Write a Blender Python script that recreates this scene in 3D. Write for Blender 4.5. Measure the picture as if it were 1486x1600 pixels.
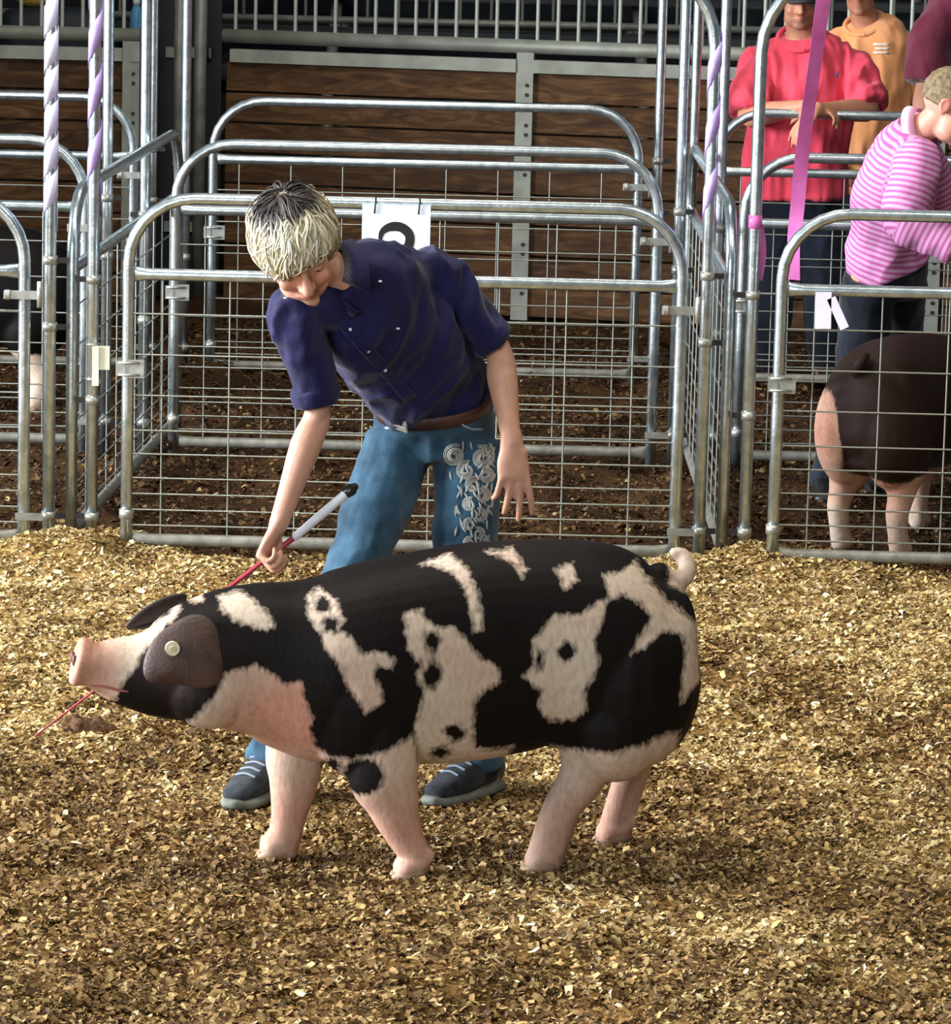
import bpy, math
import numpy as np
from mathutils import Vector, Matrix

for o in list(bpy.data.objects): bpy.data.objects.remove(o)
sc = bpy.context.scene
col = sc.collection

# ------------------------------------------------------------------ camera
CAM = np.array([0.0, 0.0, 2.55]); PITCH = math.atan(1147 / 6500.0); ROLL = 0.024
fw = np.array([0, math.cos(PITCH), -math.sin(PITCH)])
rt0 = np.array([1.0, 0, 0]); up0 = np.cross(rt0, fw)
rt = math.cos(ROLL) * rt0 + math.sin(ROLL) * up0
up = -math.sin(ROLL) * rt0 + math.cos(ROLL) * up0
cd = bpy.data.cameras.new('camera'); cam = bpy.data.objects.new('camera', cd); col.objects.link(cam)
cd.sensor_fit = 'HORIZONTAL'; cd.sensor_width = 36.0; cd.lens = 6500.0 * 36.0 / 1486.0
cd.clip_start = 0.1; cd.clip_end = 200
cam.matrix_world = Matrix(((rt[0], up[0], -fw[0], CAM[0]), (rt[1], up[1], -fw[1], CAM[1]), (rt[2], up[2], -fw[2], CAM[2]), (0, 0, 0, 1)))
sc.camera = cam

# ------------------------------------------------------------------ world, lamps, exposure
vs = sc.view_settings
sc.display_settings.display_device = 'sRGB'
vs.view_transform = 'Standard'; vs.look = 'None'; vs.gamma = 1.0; vs.use_curve_mapping = False
vs.exposure = 0.22
w = bpy.data.worlds.new('barn_air'); sc.world = w; w.use_nodes = True
bgn = w.node_tree.nodes['Background']; bgn.inputs[0].default_value = (0.42, 0.52, 0.66, 1); bgn.inputs[1].default_value = 0.15

def area(name, loc, target, sx, sy, power, color):
    l = bpy.data.lights.new(name, 'AREA'); l.shape = 'RECTANGLE'; l.size = sx; l.size_y = sy
    l.energy = power; l.color = color
    o = bpy.data.objects.new(name, l); col.objects.link(o)
    o.location = loc
    o.rotation_euler = (Vector(target) - Vector(loc)).to_track_quat('-Z', 'Y').to_euler()
    return o
# daylight from the open side of the barn, left of the ring
area('open_side_daylight', (-14.0, 10.0, 4.2), (0, 11.0, 0.8), 9.0, 4.0, 7200, (0.90, 0.94, 1.0))
# the barn's open end, behind and left of the viewer
area('open_end_daylight', (-5.5, -3.0, 3.2), (0, 12.0, 0.8), 7.0, 3.6, 760, (0.84, 0.93, 1.0))
# warm arena lamps hung under the roof over the ring
area('arena_lamp', (-1.5, 10.2, 7.5), (-0.8, 11.0, 0), 2.2, 1.2, 340, (1.0, 0.93, 0.78))
area('arena_lamp', (3.5, 8.5, 7.5), (1.5, 10.5, 0), 2.2, 1.2, 170, (1.0, 0.93, 0.78))
area('arena_lamp', (0.0, 16.5, 7.5), (0.0, 17.0, 0), 2.2, 1.2, 90, (1.0, 0.93, 0.8))

# ------------------------------------------------------------------ helpers
def lin(h):
    if isinstance(h, str):
        h = h.lstrip('#'); c = [int(h[i:i+2], 16) / 255 for i in (0, 2, 4)]
        return tuple(x / 12.92 if x <= 0.04045 else ((x + 0.055) / 1.055) ** 2.4 for x in c) + (1.0,)
    return tuple(h) + (1.0,)

rng = np.random.default_rng(7)

def _hash(ix, iy, iz):
    h = (ix * 374761393 + iy * 668265263 + iz * 1442695041) & 0x7fffffff
    h = ((h ^ (h >> 13)) * 1274126177) & 0x7fffffff
    return ((h ^ (h >> 16)) & 0xffff) / 65535.0
def vnoise(x, y, z=None):
    """smooth value noise in 0..1 (vectorised)"""
    if z is None: z = np.zeros_like(x)
    ix, iy, iz = np.floor(x).astype(np.int64), np.floor(y).astype(np.int64), np.floor(z).astype(np.int64)
    fx, fy, fz = x - ix, y - iy, z - iz
    fx, fy, fz = fx*fx*(3-2*fx), fy*fy*(3-2*fy), fz*fz*(3-2*fz)
    r = 0
    for dx in (0, 1):
        for dy in (0, 1):
            for dz in (0, 1):
                wgt = (fx if dx else 1-fx) * (fy if dy else 1-fy) * (fz if dz else 1-fz)
                r = r + wgt * _hash(ix+dx, iy+dy, iz+dz)
    return r

MATS = {}
def mat(name, c1, c2=None, rough=0.6, metal=0.0, scale=8.0, bump=0.0, bscale=None, spec=None, detail=4, stretch=None, sheen=0, lo=0.35, hi=0.65, coords='Object'):
    """principled material, two colours mixed by noise, optional bump"""
    if name in MATS: return MATS[name]
    m = bpy.data.materials.new(name); m.use_nodes = True; nt = m.node_tree; N = nt.nodes; L = nt.links
    b = N['Principled BSDF']; b.inputs['Roughness'].default_value = rough; b.inputs['Metallic'].default_value = metal
    if spec is not None: b.inputs['Specular IOR Level'].default_value = spec
    if sheen: b.inputs['Sheen Weight'].default_value = sheen
    tc = N.new('ShaderNodeTexCoord'); vec = tc.outputs[coords]
    if stretch:
        mp = N.new('ShaderNodeMapping'); mp.inputs['Scale'].default_value = stretch; L.new(vec, mp.inputs[0]); vec = mp.outputs[0]
    if c2 is None: b.inputs['Base Color'].default_value = lin(c1)
    else:
        n = N.new('ShaderNodeTexNoise'); n.inputs['Scale'].default_value = scale; n.inputs['Detail'].default_value = detail
        L.new(vec, n.inputs['Vector'])
        r = N.new('ShaderNodeValToRGB'); r.color_ramp.elements[0].position = lo; r.color_ramp.elements[1].position = hi
        r.color_ramp.elements[0].color = lin(c1); r.color_ramp.elements[1].color = lin(c2)
        L.new(n.outputs['Fac'], r.inputs[0]); L.new(r.outputs[0], b.inputs['Base Color'])
    if bump:
        n2 = N.new('ShaderNodeTexNoise'); n2.inputs['Scale'].default_value = bscale or scale * 3; n2.inputs['Detail'].default_value = 3
        L.new(vec, n2.inputs['Vector'])
        bp = N.new('ShaderNodeBump'); bp.inputs['Strength'].default_value = bump; bp.inputs['Distance'].default_value = 0.01
        L.new(n2.outputs['Fac'], bp.inputs['Height']); L.new(bp.outputs[0], b.inputs['Normal'])
    MATS[name] = m
    return m

def attr_mat(name, attr, rough=0.8, spec=0.3, bump=0.0, bscale=60.0):
    m = bpy.data.materials.new(name); m.use_nodes = True; N = m.node_tree.nodes; L = m.node_tree.links
    b = N['Principled BSDF']; b.inputs['Roughness'].default_value = rough; b.inputs['Specular IOR Level'].default_value = spec
    a = N.new('ShaderNodeAttribute'); a.attribute_name = attr; L.new(a.outputs['Color'], b.inputs['Base Color'])
    if bump:
        tc = N.new('ShaderNodeTexCoord'); n = N.new('ShaderNodeTexNoise'); n.inputs['Scale'].default_value = bscale
        L.new(tc.outputs['Object'], n.inputs['Vector'])
        bp = N.new('ShaderNodeBump'); bp.inputs['Strength'].default_value = bump; bp.inputs['Distance'].default_value = 0.01
        L.new(n.outputs['Fac'], bp.inputs['Height']); L.new(bp.outputs[0], b.inputs['Normal'])
    return m

def link(name, me, m=None, parent=None, loc=None):
    o = bpy.data.objects.new(name, me); col.objects.link(o)
    if m is not None and me is not None and not me.materials: me.materials.append(m)
    if parent is not None: o.parent = parent
    if loc is not None: o.location = loc
    return o
def tag(o, label, cat, group=None, kind=None):
    o['label'] = label; o['category'] = cat
    if group: o['group'] = group
    if kind: o['kind'] = kind
    return o
def thing(name, label, cat, loc=(0, 0, 0), group=None):
    o = bpy.data.objects.new(name, None); col.objects.link(o); o.location = loc; o.empty_display_size = 0.1
    return tag(o, label, cat, group)

def vnorm(v):
    v = np.asarray(v, float); n = np.linalg.norm(v)
    return v / n if n > 1e-12 else v

def catmull(P, n):
    """resample rows of P with a Catmull-Rom spline, n steps per span"""
    P = np.asarray(P, float)
    if len(P) < 3 or n <= 1:
        out = []
        for i in range(len(P)-1):
            for k in range(n): out.append(P[i] + (P[i+1]-P[i]) * k / n)
        out.append(P[-1]); return np.array(out)
    Q = np.vstack([2*P[0]-P[1], P, 2*P[-1]-P[-2]]); out = []
    for i in range(1, len(Q)-2):
        p0, p1, p2, p3 = Q[i-1], Q[i], Q[i+1], Q[i+2]
        for k in range(n):
            t = k / n
            out.append(0.5*((2*p1) + (p2-p0)*t + (2*p0-5*p1+4*p2-p3)*t*t + (3*p1-p0-3*p2+p3)*t**3))
    out.append(P[-1]); return np.array(out)

class MB:
    """collects shapes; build() links them as ONE mesh object"""
    def __init__(s): s.v = []; s.f = []; s.n = 0; s.a = []
    def add(s, v, f):
        v = np.asarray(v, float); s.v.append(v); s.f += [tuple(int(i)+s.n for i in q) for q in f]; s.n += len(v)
    def box(s, c, size, axes=None):
        c = np.asarray(c, float); h = np.asarray(size, float)/2
        V = np.array([[x, y, z] for x in (-1, 1) for y in (-1, 1) for z in (-1, 1)]) * h
        if axes is not None: V = V @ np.asarray(axes)
        s.add(V + c, [(0,1,3,2),(4,6,7,5),(0,4,5,1),(2,3,7,6),(0,2,6,4),(1,5,7,3)])
    def tube(s, pts, rad, segs=12, sides=None, sub=1, cap='flat', power=2.0):
        """swept tube; rad scalar / list / list of (side, other) half axes; sides: reference side vectors"""
        P = np.asarray(pts, float); n = len(P)
        R = np.asarray(rad, float)
        if R.ndim == 0: R = np.full((n, 2), float(R))
        elif R.ndim == 1: R = np.stack([R, R], 1)
        S = None
        if sides is not None:
            S = np.asarray(sides, float)
            if S.ndim == 1: S = np.tile(S, (n, 1))
        if sub > 1:
            P = catmull(P, sub); R = np.maximum(catmull(R, sub), 1e-4)
            if S is not None: S = catmull(S, sub)
        n = len(P)
        T = np.zeros_like(P); T[1:-1] = P[2:]-P[:-2]; T[0] = P[1]-P[0]; T[-1] = P[-1]-P[-2]
        T = np.array([vnorm(t) for t in T])
        A = np.linspace(0, 2*math.pi, segs, endpoint=False)
        ca, sa = np.cos(A), np.sin(A)
        if power != 2.0:
            ca = np.sign(ca)*np.abs(ca)**(2/power); sa = np.sign(sa)*np.abs(sa)**(2/power)
        rings = []; prev = None
        def ring(p, t, r, sref):
            sd = sref - t*np.dot(sref, t); sd = vnorm(sd); o = np.cross(t, sd)
            return p + np.outer(ca*r[0], sd) + np.outer(sa*r[1], o), sd
        for i in range(n):
            if S is not None: ref = S[i]
            elif prev is not None: ref = prev
            else: ref = np.array([1., 0, 0]) if abs(T[i][0]) < 0.8 else np.array([0, 1., 0])
            if cap == 'round' and i == 0:
                for k in (0.97, 0.75, 0.4):
                    rg, _ = ring(P[0]-T[0]*k*min(R[0]), T[0], R[0]*math.sqrt(1-k*k), ref); rings.append(rg)
            rg, prev = ring(P[i], T[i], R[i], ref); rings.append(rg)
            if cap == 'round' and i == n-1:
                for k in (0.4, 0.75, 0.97):
                    rg, _ = ring(P[-1]+T[-1]*k*min(R[-1]), T[-1], R[-1]*math.sqrt(1-k*k), prev); rings.append(rg)
        m = len(rings); V = np.vstack(rings); F = []
        for i in range(m-1):
            for j in range(segs):
                k = (j+1) % segs
                F.append((i*segs+j, i*segs+k, (i+1)*segs+k, (i+1)*segs+j))
        if cap:
            F.append(tuple(range(segs))[::-1]); F.append(tuple((m-1)*segs+j for j in range(segs)))
        s.add(V, F)
    def ellipsoid(s, c, r, axes=None, segs=18, rings=12):
        V = []; F = []
        for i in range(rings+1):
            th = math.pi*i/rings
            for j in range(segs):
                ph = 2*math.pi*j/segs
                V.append((math.sin(th)*math.cos(ph), math.sin(th)*math.sin(ph), math.cos(th)))
        V = np.array(V)*np.asarray(r, float)
        if axes is not None: V = V @ np.asarray(axes)
        for i in range(rings):
            for j in range(segs):
                k = (j+1) % segs
                F.append((i*segs+j, (i+1)*segs+j, (i+1)*segs+k, i*segs+k))
        s.add(V+np.asarray(c, float), F)
    def plate(s, outline, thick, axes, c):
        """polygon outline (2d) extruded; axes rows: x, y, normal"""
        ax = np.asarray(axes, float); o = np.asarray(outline, float); n = len(o)
        base = np.asarray(c, float) + o[:, :1]*ax[0] + o[:, 1:]*ax[1]
        V = np.vstack([base + ax[2]*thick/2, base - ax[2]*thick/2])
        F = [tuple(range(n)), tuple(range(2*n-1, n-1, -1))]
        for i in range(n):
            j = (i+1) % n; F.append((i, n+i, n+j, j))
        s.add(V, F)
    def mesh(s, name, origin=(0, 0, 0), smooth=True):
        me = bpy.data.meshes.new(name)
        V = np.vstack(s.v) - np.asarray(origin, float)
        me.from_pydata(V.tolist(), [], s.f); me.update()
        if smooth: me.polygons.foreach_set('use_smooth', [True]*len(me.polygons))
        return me
    def build(s, name, m, parent=None, origin=(0, 0, 0), smooth=True, place=False):
        """place=True: object's own location is origin; otherwise verts are relative to the parent at origin"""
        o = link(name, s.mesh(name, origin, smooth), m, parent)
        if place: o.location = origin
        return o

def sharp(o, deg=40):
    try: o.data.set_sharp_from_angle(angle=math.radians(deg))
    except Exception: pass
    return o

def remesh(mb, voxel, smooth=4, origin=(0, 0, 0), name='m', fac=0.5):
    me0 = mb.mesh('tmp', origin); o = bpy.data.objects.new('tmp', me0); col.objects.link(o)
    r = o.modifiers.new('r', 'REMESH'); r.mode = 'VOXEL'; r.voxel_size = voxel; r.use_smooth_shade = True
    if smooth:
        s = o.modifiers.new('s', 'SMOOTH'); s.factor = fac; s.iterations = smooth
    dg = bpy.context.evaluated_depsgraph_get()
    me = bpy.data.meshes.new_from_object(o.evaluated_get(dg), depsgraph=dg); me.name = name
    bpy.data.objects.remove(o); bpy.data.meshes.remove(me0)
    me.polygons.foreach_set('use_smooth', [True]*len(me.polygons))
    return me
def get_co(me):
    a = np.empty(len(me.vertices)*3); me.vertices.foreach_get('co', a); return a.reshape(-1, 3)
def get_no(me):
    a = np.empty(len(me.vertices)*3); me.vertices.foreach_get('normal', a); return a.reshape(-1, 3)
def set_co(me, V): me.vertices.foreach_set('co', V.ravel()); me.update()
def set_col(me, name, C):
    a = me.color_attributes.new(name, 'FLOAT_COLOR', 'POINT')
    if C.shape[1] == 3: C = np.hstack([C, np.ones((len(C), 1))])
    a.data.foreach_set('color', C.astype(np.float32).ravel())

# ------------------------------------------------------------------ shared materials
M_GALV = mat('galvanised_steel', '#aab6ba', '#cbd6da', rough=0.3, metal=0.92, scale=30, bump=0.08, bscale=90)
M_WEATH = mat('weathered_steel', '#74736a', '#8f8d83', rough=0.55, metal=0.55, scale=22, bump=0.12)
M_DULL = mat('dull_steel', '#7b7d76', '#94968e', rough=0.55, metal=0.5, scale=14, bump=0.1)
M_WIRE = mat('galvanised_wire', '#8c918a', '#a7aba3', rough=0.4, metal=0.85, scale=40)
M_DARK = mat('dark_clamp_steel', '#2a2a2a', '#3a3936', rough=0.5, metal=0.5, scale=20)
M_ZINC = mat('zinc_plate', '#9a9b95', '#b4b5ae', rough=0.42, metal=0.7, scale=30)
M_BLACK = mat('black_plastic', '#0d0d0e', rough=0.4)
PIG_BODY=[(0.532, 0.518, 0.058, 0.05), (0.516, 0.518, 0.113, 0.12), (0.476, 0.52, 0.166, 0.165), (0.422, 0.515, 0.21, 0.185), (0.344, 0.519, 0.241, 0.195), (0.25, 0.53, 0.25, 0.195), (0.172, 0.538, 0.244, 0.19), (0.096, 0.529, 0.252, 0.188), (0.019, 0.52, 0.257, 0.19), (-0.058, 0.51, 0.255, 0.192), (-0.135, 0.503, 0.25, 0.194), (-0.21, 0.497, 0.242, 0.195), (-0.286, 0.488, 0.232, 0.193), (-0.362, 0.484, 0.22, 0.185), (-0.439, 0.494, 0.2, 0.165), (-0.514, 0.508, 0.179, 0.148), (-0.589, 0.508, 0.165, 0.135), (-0.649, 0.502, 0.147, 0.125), (-0.71, 0.488, 0.126, 0.112), (-0.754, 0.481, 0.106, 0.092), (-0.799, 0.483, 0.089, 0.076), (-0.844, 0.491, 0.073, 0.062), (-0.881, 0.497, 0.06, 0.055), (-0.903, 0.503, 0.051, 0.054)]
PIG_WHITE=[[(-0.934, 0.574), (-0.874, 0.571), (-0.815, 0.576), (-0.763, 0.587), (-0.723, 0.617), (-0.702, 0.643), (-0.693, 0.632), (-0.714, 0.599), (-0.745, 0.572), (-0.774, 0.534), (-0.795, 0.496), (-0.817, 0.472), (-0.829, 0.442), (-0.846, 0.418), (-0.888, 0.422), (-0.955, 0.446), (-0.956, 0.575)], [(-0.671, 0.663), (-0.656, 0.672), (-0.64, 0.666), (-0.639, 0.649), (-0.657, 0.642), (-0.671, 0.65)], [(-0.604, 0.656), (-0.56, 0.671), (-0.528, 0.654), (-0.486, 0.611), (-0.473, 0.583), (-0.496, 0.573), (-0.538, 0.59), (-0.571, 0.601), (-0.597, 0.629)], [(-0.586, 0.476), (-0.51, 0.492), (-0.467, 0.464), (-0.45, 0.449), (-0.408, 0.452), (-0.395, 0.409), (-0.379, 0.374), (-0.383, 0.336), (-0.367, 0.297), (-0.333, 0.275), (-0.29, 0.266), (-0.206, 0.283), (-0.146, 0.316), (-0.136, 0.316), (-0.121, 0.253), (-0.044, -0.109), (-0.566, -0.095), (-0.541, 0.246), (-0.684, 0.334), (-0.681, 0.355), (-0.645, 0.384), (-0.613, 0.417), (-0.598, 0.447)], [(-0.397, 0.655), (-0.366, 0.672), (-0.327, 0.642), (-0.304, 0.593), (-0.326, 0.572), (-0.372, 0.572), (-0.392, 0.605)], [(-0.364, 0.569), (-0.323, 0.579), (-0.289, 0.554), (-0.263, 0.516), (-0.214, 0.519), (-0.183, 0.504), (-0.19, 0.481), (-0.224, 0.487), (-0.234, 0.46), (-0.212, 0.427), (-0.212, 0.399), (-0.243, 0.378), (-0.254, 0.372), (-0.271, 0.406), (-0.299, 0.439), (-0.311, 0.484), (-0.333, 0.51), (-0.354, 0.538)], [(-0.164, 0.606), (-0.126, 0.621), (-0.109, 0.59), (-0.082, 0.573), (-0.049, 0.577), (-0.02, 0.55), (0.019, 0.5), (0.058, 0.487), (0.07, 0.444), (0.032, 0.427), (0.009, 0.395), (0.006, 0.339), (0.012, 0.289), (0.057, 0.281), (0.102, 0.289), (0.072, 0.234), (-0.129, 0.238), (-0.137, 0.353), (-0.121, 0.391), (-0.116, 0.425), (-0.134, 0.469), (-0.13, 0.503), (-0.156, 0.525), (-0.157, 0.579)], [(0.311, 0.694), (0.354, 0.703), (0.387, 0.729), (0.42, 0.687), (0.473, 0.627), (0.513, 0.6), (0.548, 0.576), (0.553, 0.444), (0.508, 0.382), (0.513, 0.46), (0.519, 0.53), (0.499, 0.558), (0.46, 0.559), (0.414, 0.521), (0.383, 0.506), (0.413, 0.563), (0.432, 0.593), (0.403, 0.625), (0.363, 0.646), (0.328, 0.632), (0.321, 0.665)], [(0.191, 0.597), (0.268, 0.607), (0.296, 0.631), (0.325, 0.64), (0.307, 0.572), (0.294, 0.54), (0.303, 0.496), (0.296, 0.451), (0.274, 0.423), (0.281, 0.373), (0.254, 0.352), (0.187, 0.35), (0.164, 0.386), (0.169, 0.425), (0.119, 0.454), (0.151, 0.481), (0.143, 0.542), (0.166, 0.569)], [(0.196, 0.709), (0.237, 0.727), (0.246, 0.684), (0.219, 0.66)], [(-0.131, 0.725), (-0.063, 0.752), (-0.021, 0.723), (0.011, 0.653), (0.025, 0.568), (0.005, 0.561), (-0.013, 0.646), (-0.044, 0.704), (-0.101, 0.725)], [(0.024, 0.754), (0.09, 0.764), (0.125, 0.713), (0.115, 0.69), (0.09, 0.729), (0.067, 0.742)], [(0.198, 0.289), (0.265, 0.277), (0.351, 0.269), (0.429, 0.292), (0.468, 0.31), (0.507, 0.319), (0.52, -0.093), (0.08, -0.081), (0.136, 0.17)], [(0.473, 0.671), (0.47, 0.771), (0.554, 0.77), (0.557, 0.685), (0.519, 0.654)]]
PIG_SPOTS=[(-0.358, 0.635, 0.0196, 0.02), (-0.339, 0.587, 0.0211, 0.0185), (-0.256, 0.226, 0.0483, 0.0462), (-0.333, 0.248, 0.0241, 0.0215), (-0.097, 0.545, 0.0181, 0.0246), (-0.095, 0.464, 0.0196, 0.0323), (-0.131, 0.486, 0.0136, 0.0185), (-0.038, 0.325, 0.0256, 0.02), (-0.074, 0.279, 0.0226, 0.0138), (0.228, 0.513, 0.0211, 0.0215), (0.161, 0.497, 0.009, 0.0215), (0.034, 0.545, 0.0121, 0.0215)]
PIG_LEGS={'nearF': [(-0.229, -0.126, 0.393, 0.083), (-0.227, -0.126, 0.316, 0.083), (-0.227, -0.126, 0.247, 0.083), (-0.207, -0.126, 0.193, 0.067), (-0.193, -0.126, 0.148, 0.054), (-0.171, -0.126, 0.098, 0.043), (-0.151, -0.126, 0.061, 0.038), (-0.153, -0.126, 0.025, 0.038)], 'farF': [(-0.393, 0.091, 0.346, 0.077), (-0.405, 0.091, 0.248, 0.072), (-0.406, 0.091, 0.198, 0.062), (-0.411, 0.091, 0.148, 0.052), (-0.418, 0.091, 0.098, 0.043), (-0.426, 0.091, 0.058, 0.041), (-0.44, 0.091, 0.025, 0.049)], 'nearH': [(0.287, -0.085, 0.374, 0.081), (0.275, -0.085, 0.304, 0.076), (0.261, -0.085, 0.244, 0.06), (0.239, -0.085, 0.204, 0.053), (0.211, -0.085, 0.163, 0.047), (0.191, -0.085, 0.107, 0.047), (0.178, -0.085, 0.065, 0.046), (0.17, -0.085, 0.037, 0.046)], 'farH': [(0.466, 0.15, 0.333, 0.06), (0.451, 0.15, 0.269, 0.038), (0.442, 0.15, 0.212, 0.04), (0.423, 0.15, 0.155, 0.041), (0.407, 0.15, 0.099, 0.041), (0.397, 0.15, 0.063, 0.041), (0.393, 0.15, 0.037, 0.043)]}
PIG_TAIL=[(0.448, 0.694), (0.479, 0.681), (0.507, 0.69), (0.519, 0.715), (0.509, 0.737), (0.49, 0.743)]
PIG_EAR=[(-0.681, 0.613), (-0.714, 0.593), (-0.746, 0.569), (-0.77, 0.536), (-0.781, 0.496), (-0.778, 0.466), (-0.754, 0.45), (-0.721, 0.459), (-0.687, 0.449), (-0.649, 0.439), (-0.616, 0.441), (-0.595, 0.453), (-0.589, 0.493), (-0.593, 0.542), (-0.603, 0.579), (-0.621, 0.606), (-0.648, 0.619)]
PIG_FEAR=[(-0.667, 0.671), (-0.711, 0.667), (-0.756, 0.648), (-0.793, 0.623), (-0.815, 0.6), (-0.824, 0.588), (-0.812, 0.58), (-0.778, 0.584), (-0.744, 0.596), (-0.717, 0.617), (-0.689, 0.632)]
PIG_TAG=(-0.71, 0.535)
JOINTS={'boy': {'pelvis': (-0.11, 10.38, 0.932), 'waist': (-0.118, 10.33, 1.034), 'chest': (-0.218, 10.2, 1.195), 'upper': (-0.284, 10.12, 1.306), 'neck': (-0.342, 10.06, 1.354), 'head': (-0.447, 9.98, 1.428), 'shR': (-0.448, 10.02, 1.265), 'elR': (-0.391, 10.06, 1.02), 'wrR': (-0.481, 9.98, 0.742), 'haR': (-0.526, 9.97, 0.648), 'shL': (-0.104, 10.24, 1.339), 'elL': (0.046, 10.28, 1.15), 'wrL': (0.086, 10.2, 0.926), 'haL': (0.1, 10.17, 0.758), 'hipR': (-0.195, 10.36, 0.894), 'knR': (-0.32, 10.2, 0.531), 'anR': (-0.508, 10.26, 0.082), 'toR': (-0.567, 10.12, 0.035), 'hipL': (-0.02, 10.38, 0.895), 'knL': (-0.029, 10.26, 0.526), 'anL': (0.03, 10.32, 0.074), 'toL': (-0.103, 10.14, 0.037), 'whipA': (-0.311, 10.02, 0.825), 'whipB': (-1.07, 9.98, 0.203), 'whipG': (-0.438, 10.0, 0.714), 'b1': (-0.26, 10.1, 1.325), 'buckle': (-0.154, 10.2, 1.001)}, 'man': {'pelvis': (1.356, 18.0, 0.732), 'waist': (1.348, 18.0, 0.94), 'chest': (1.378, 17.98, 1.233), 'upper': (1.365, 17.97, 1.403), 'neck': (1.349, 17.95, 1.495), 'head': (1.331, 17.9, 1.653), 'shR': (1.185, 17.97, 1.361), 'elR': (1.116, 17.8, 1.152), 'wrR': (1.364, 17.64, 1.215), 'haR': (1.465, 17.62, 1.219), 'shL': (1.57, 17.97, 1.364), 'elL': (1.646, 17.82, 1.191), 'wrL': (1.394, 17.6, 1.202), 'haL': (1.302, 17.56, 1.128), 'hipR': (1.271, 18.0, 0.716), 'knR': (1.269, 17.95, 0.373), 'anR': (1.267, 18.0, 0.052), 'hipL': (1.459, 18.0, 0.72), 'knL': (1.48, 17.95, 0.378), 'anL': (1.507, 18.0, 0.057)}, 'orange': {'pelvis': (1.732, 18.6, 0.794), 'waist': (1.724, 18.6, 0.995), 'chest': (1.716, 18.58, 1.281), 'upper': (1.696, 18.56, 1.452), 'neck': (1.672, 18.54, 1.526), 'head': (1.645, 18.5, 1.679), 'shR': (1.558, 18.58, 1.402), 'elR': (1.546, 18.6, 1.162), 'wrR': (1.575, 18.5, 0.943), 'shL': (1.842, 18.58, 1.403), 'elL': (1.878, 18.6, 1.155), 'wrL': (1.845, 18.5, 0.949), 'hipR': (1.655, 18.6, 0.778), 'knR': (1.659, 18.58, 0.42), 'anR': (1.67, 18.62, 0.082), 'hipL': (1.819, 18.6, 0.782), 'knL': (1.837, 18.58, 0.425), 'anL': (1.86, 18.62, 0.087)}, 'maroon': {'pelvis': (2.174, 17.0, 1.195), 'waist': (2.113, 17.0, 1.376), 'chest': (2.001, 17.0, 1.555), 'upper': (1.938, 16.95, 1.685), 'neck': (1.902, 16.9, 1.777), 'head': (1.864, 16.85, 1.932), 'shR': (1.807, 16.9, 1.595), 'elR': (1.775, 16.85, 1.366), 'wrR': (1.754, 16.7, 1.146), 'shL': (2.166, 17.1, 1.631), 'elL': (2.216, 17.0, 1.404), 'wrL': (2.226, 16.8, 1.213), 'hipR': (2.109, 17.0, 1.18), 'knR': (2.113, 16.95, 0.674), 'anR': (2.13, 17.0, 0.138), 'hipL': (2.279, 17.0, 1.184), 'knL': (2.302, 16.95, 0.679), 'anL': (2.339, 17.0, 0.143)}, 'striped': {'pelvis': (1.434, 14.5, 0.88), 'waist': (1.413, 14.48, 0.972), 'chest': (1.428, 14.42, 1.169), 'upper': (1.456, 14.38, 1.306), 'neck': (1.496, 14.35, 1.387), 'head': (1.595, 14.3, 1.475), 'shR': (1.487, 14.22, 1.299), 'elR': (1.437, 14.16, 1.096), 'wrR': (1.627, 14.1, 1.004), 'shL': (1.532, 14.58, 1.301), 'elL': (1.641, 14.66, 1.059), 'wrL': (1.82, 14.6, 0.934), 'hipR': (1.36, 14.42, 0.872), 'knR': (1.327, 14.55, 0.474), 'anR': (1.269, 14.86, 0.072), 'hipL': (1.474, 14.6, 0.853), 'knL': (1.509, 14.9, 0.428), 'anL': (1.476, 15.1, 0.077)}}
# ------------------------------------------------------------------ ground: a ring bedded with shavings, darker dirt in the pens
def sstep(a, b, x):
    t = np.clip((x-a)/(b-a), 0, 1); return t*t*(3-2*t)
def gh(x, y):
    x = np.asarray(x, float); y = np.asarray(y, float)
    h = 0.05*(vnoise(x*1.7+3, y*1.7)-0.5) + 0.055*(vnoise(x*4.5, y*4.5+9)-0.5) + 0.034*(vnoise(x*11+5, y*11)-0.5)
    h = h - 0.012
    for mx, my, mh, mr in ((-1.36, 13.45, 0.075, 0.22), (-1.15, 13.3, 0.03, 0.3), (0.92, 13.5, 0.05, 0.2), (0.5, 13.45, 0.03, 0.3), (-1.15, 17.3, 0.09, 0.4)):
        h = h + mh*np.exp(-((x-mx)**2+(y-my)**2)/(mr*mr))
    # flatter where the animals and the boy stand
    for mx, my, mr in ((-0.15, 9.65, 0.85), (-0.25, 10.25, 0.6)):
        h = h*(1-0.75*np.exp(-(((x-mx)/mr)**4+((y-my)/0.55)**4)))
    return h
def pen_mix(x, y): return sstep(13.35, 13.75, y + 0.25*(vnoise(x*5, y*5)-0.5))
def trample(x, y):
    n = 0.6*vnoise(x*1.6+11, y*1.3+2) + 0.4*vnoise(x*4+1, y*3.2)
    fresh_far = sstep(10.6, 12.6, y)
    left = np.exp(-((x+1.0)/0.9)**2 - ((y-10.1)/0.9)**2)
    return np.clip(sstep(0.32, 0.68, n + 0.25*left - 0.42*fresh_far + 0.08), 0, 1)

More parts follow.
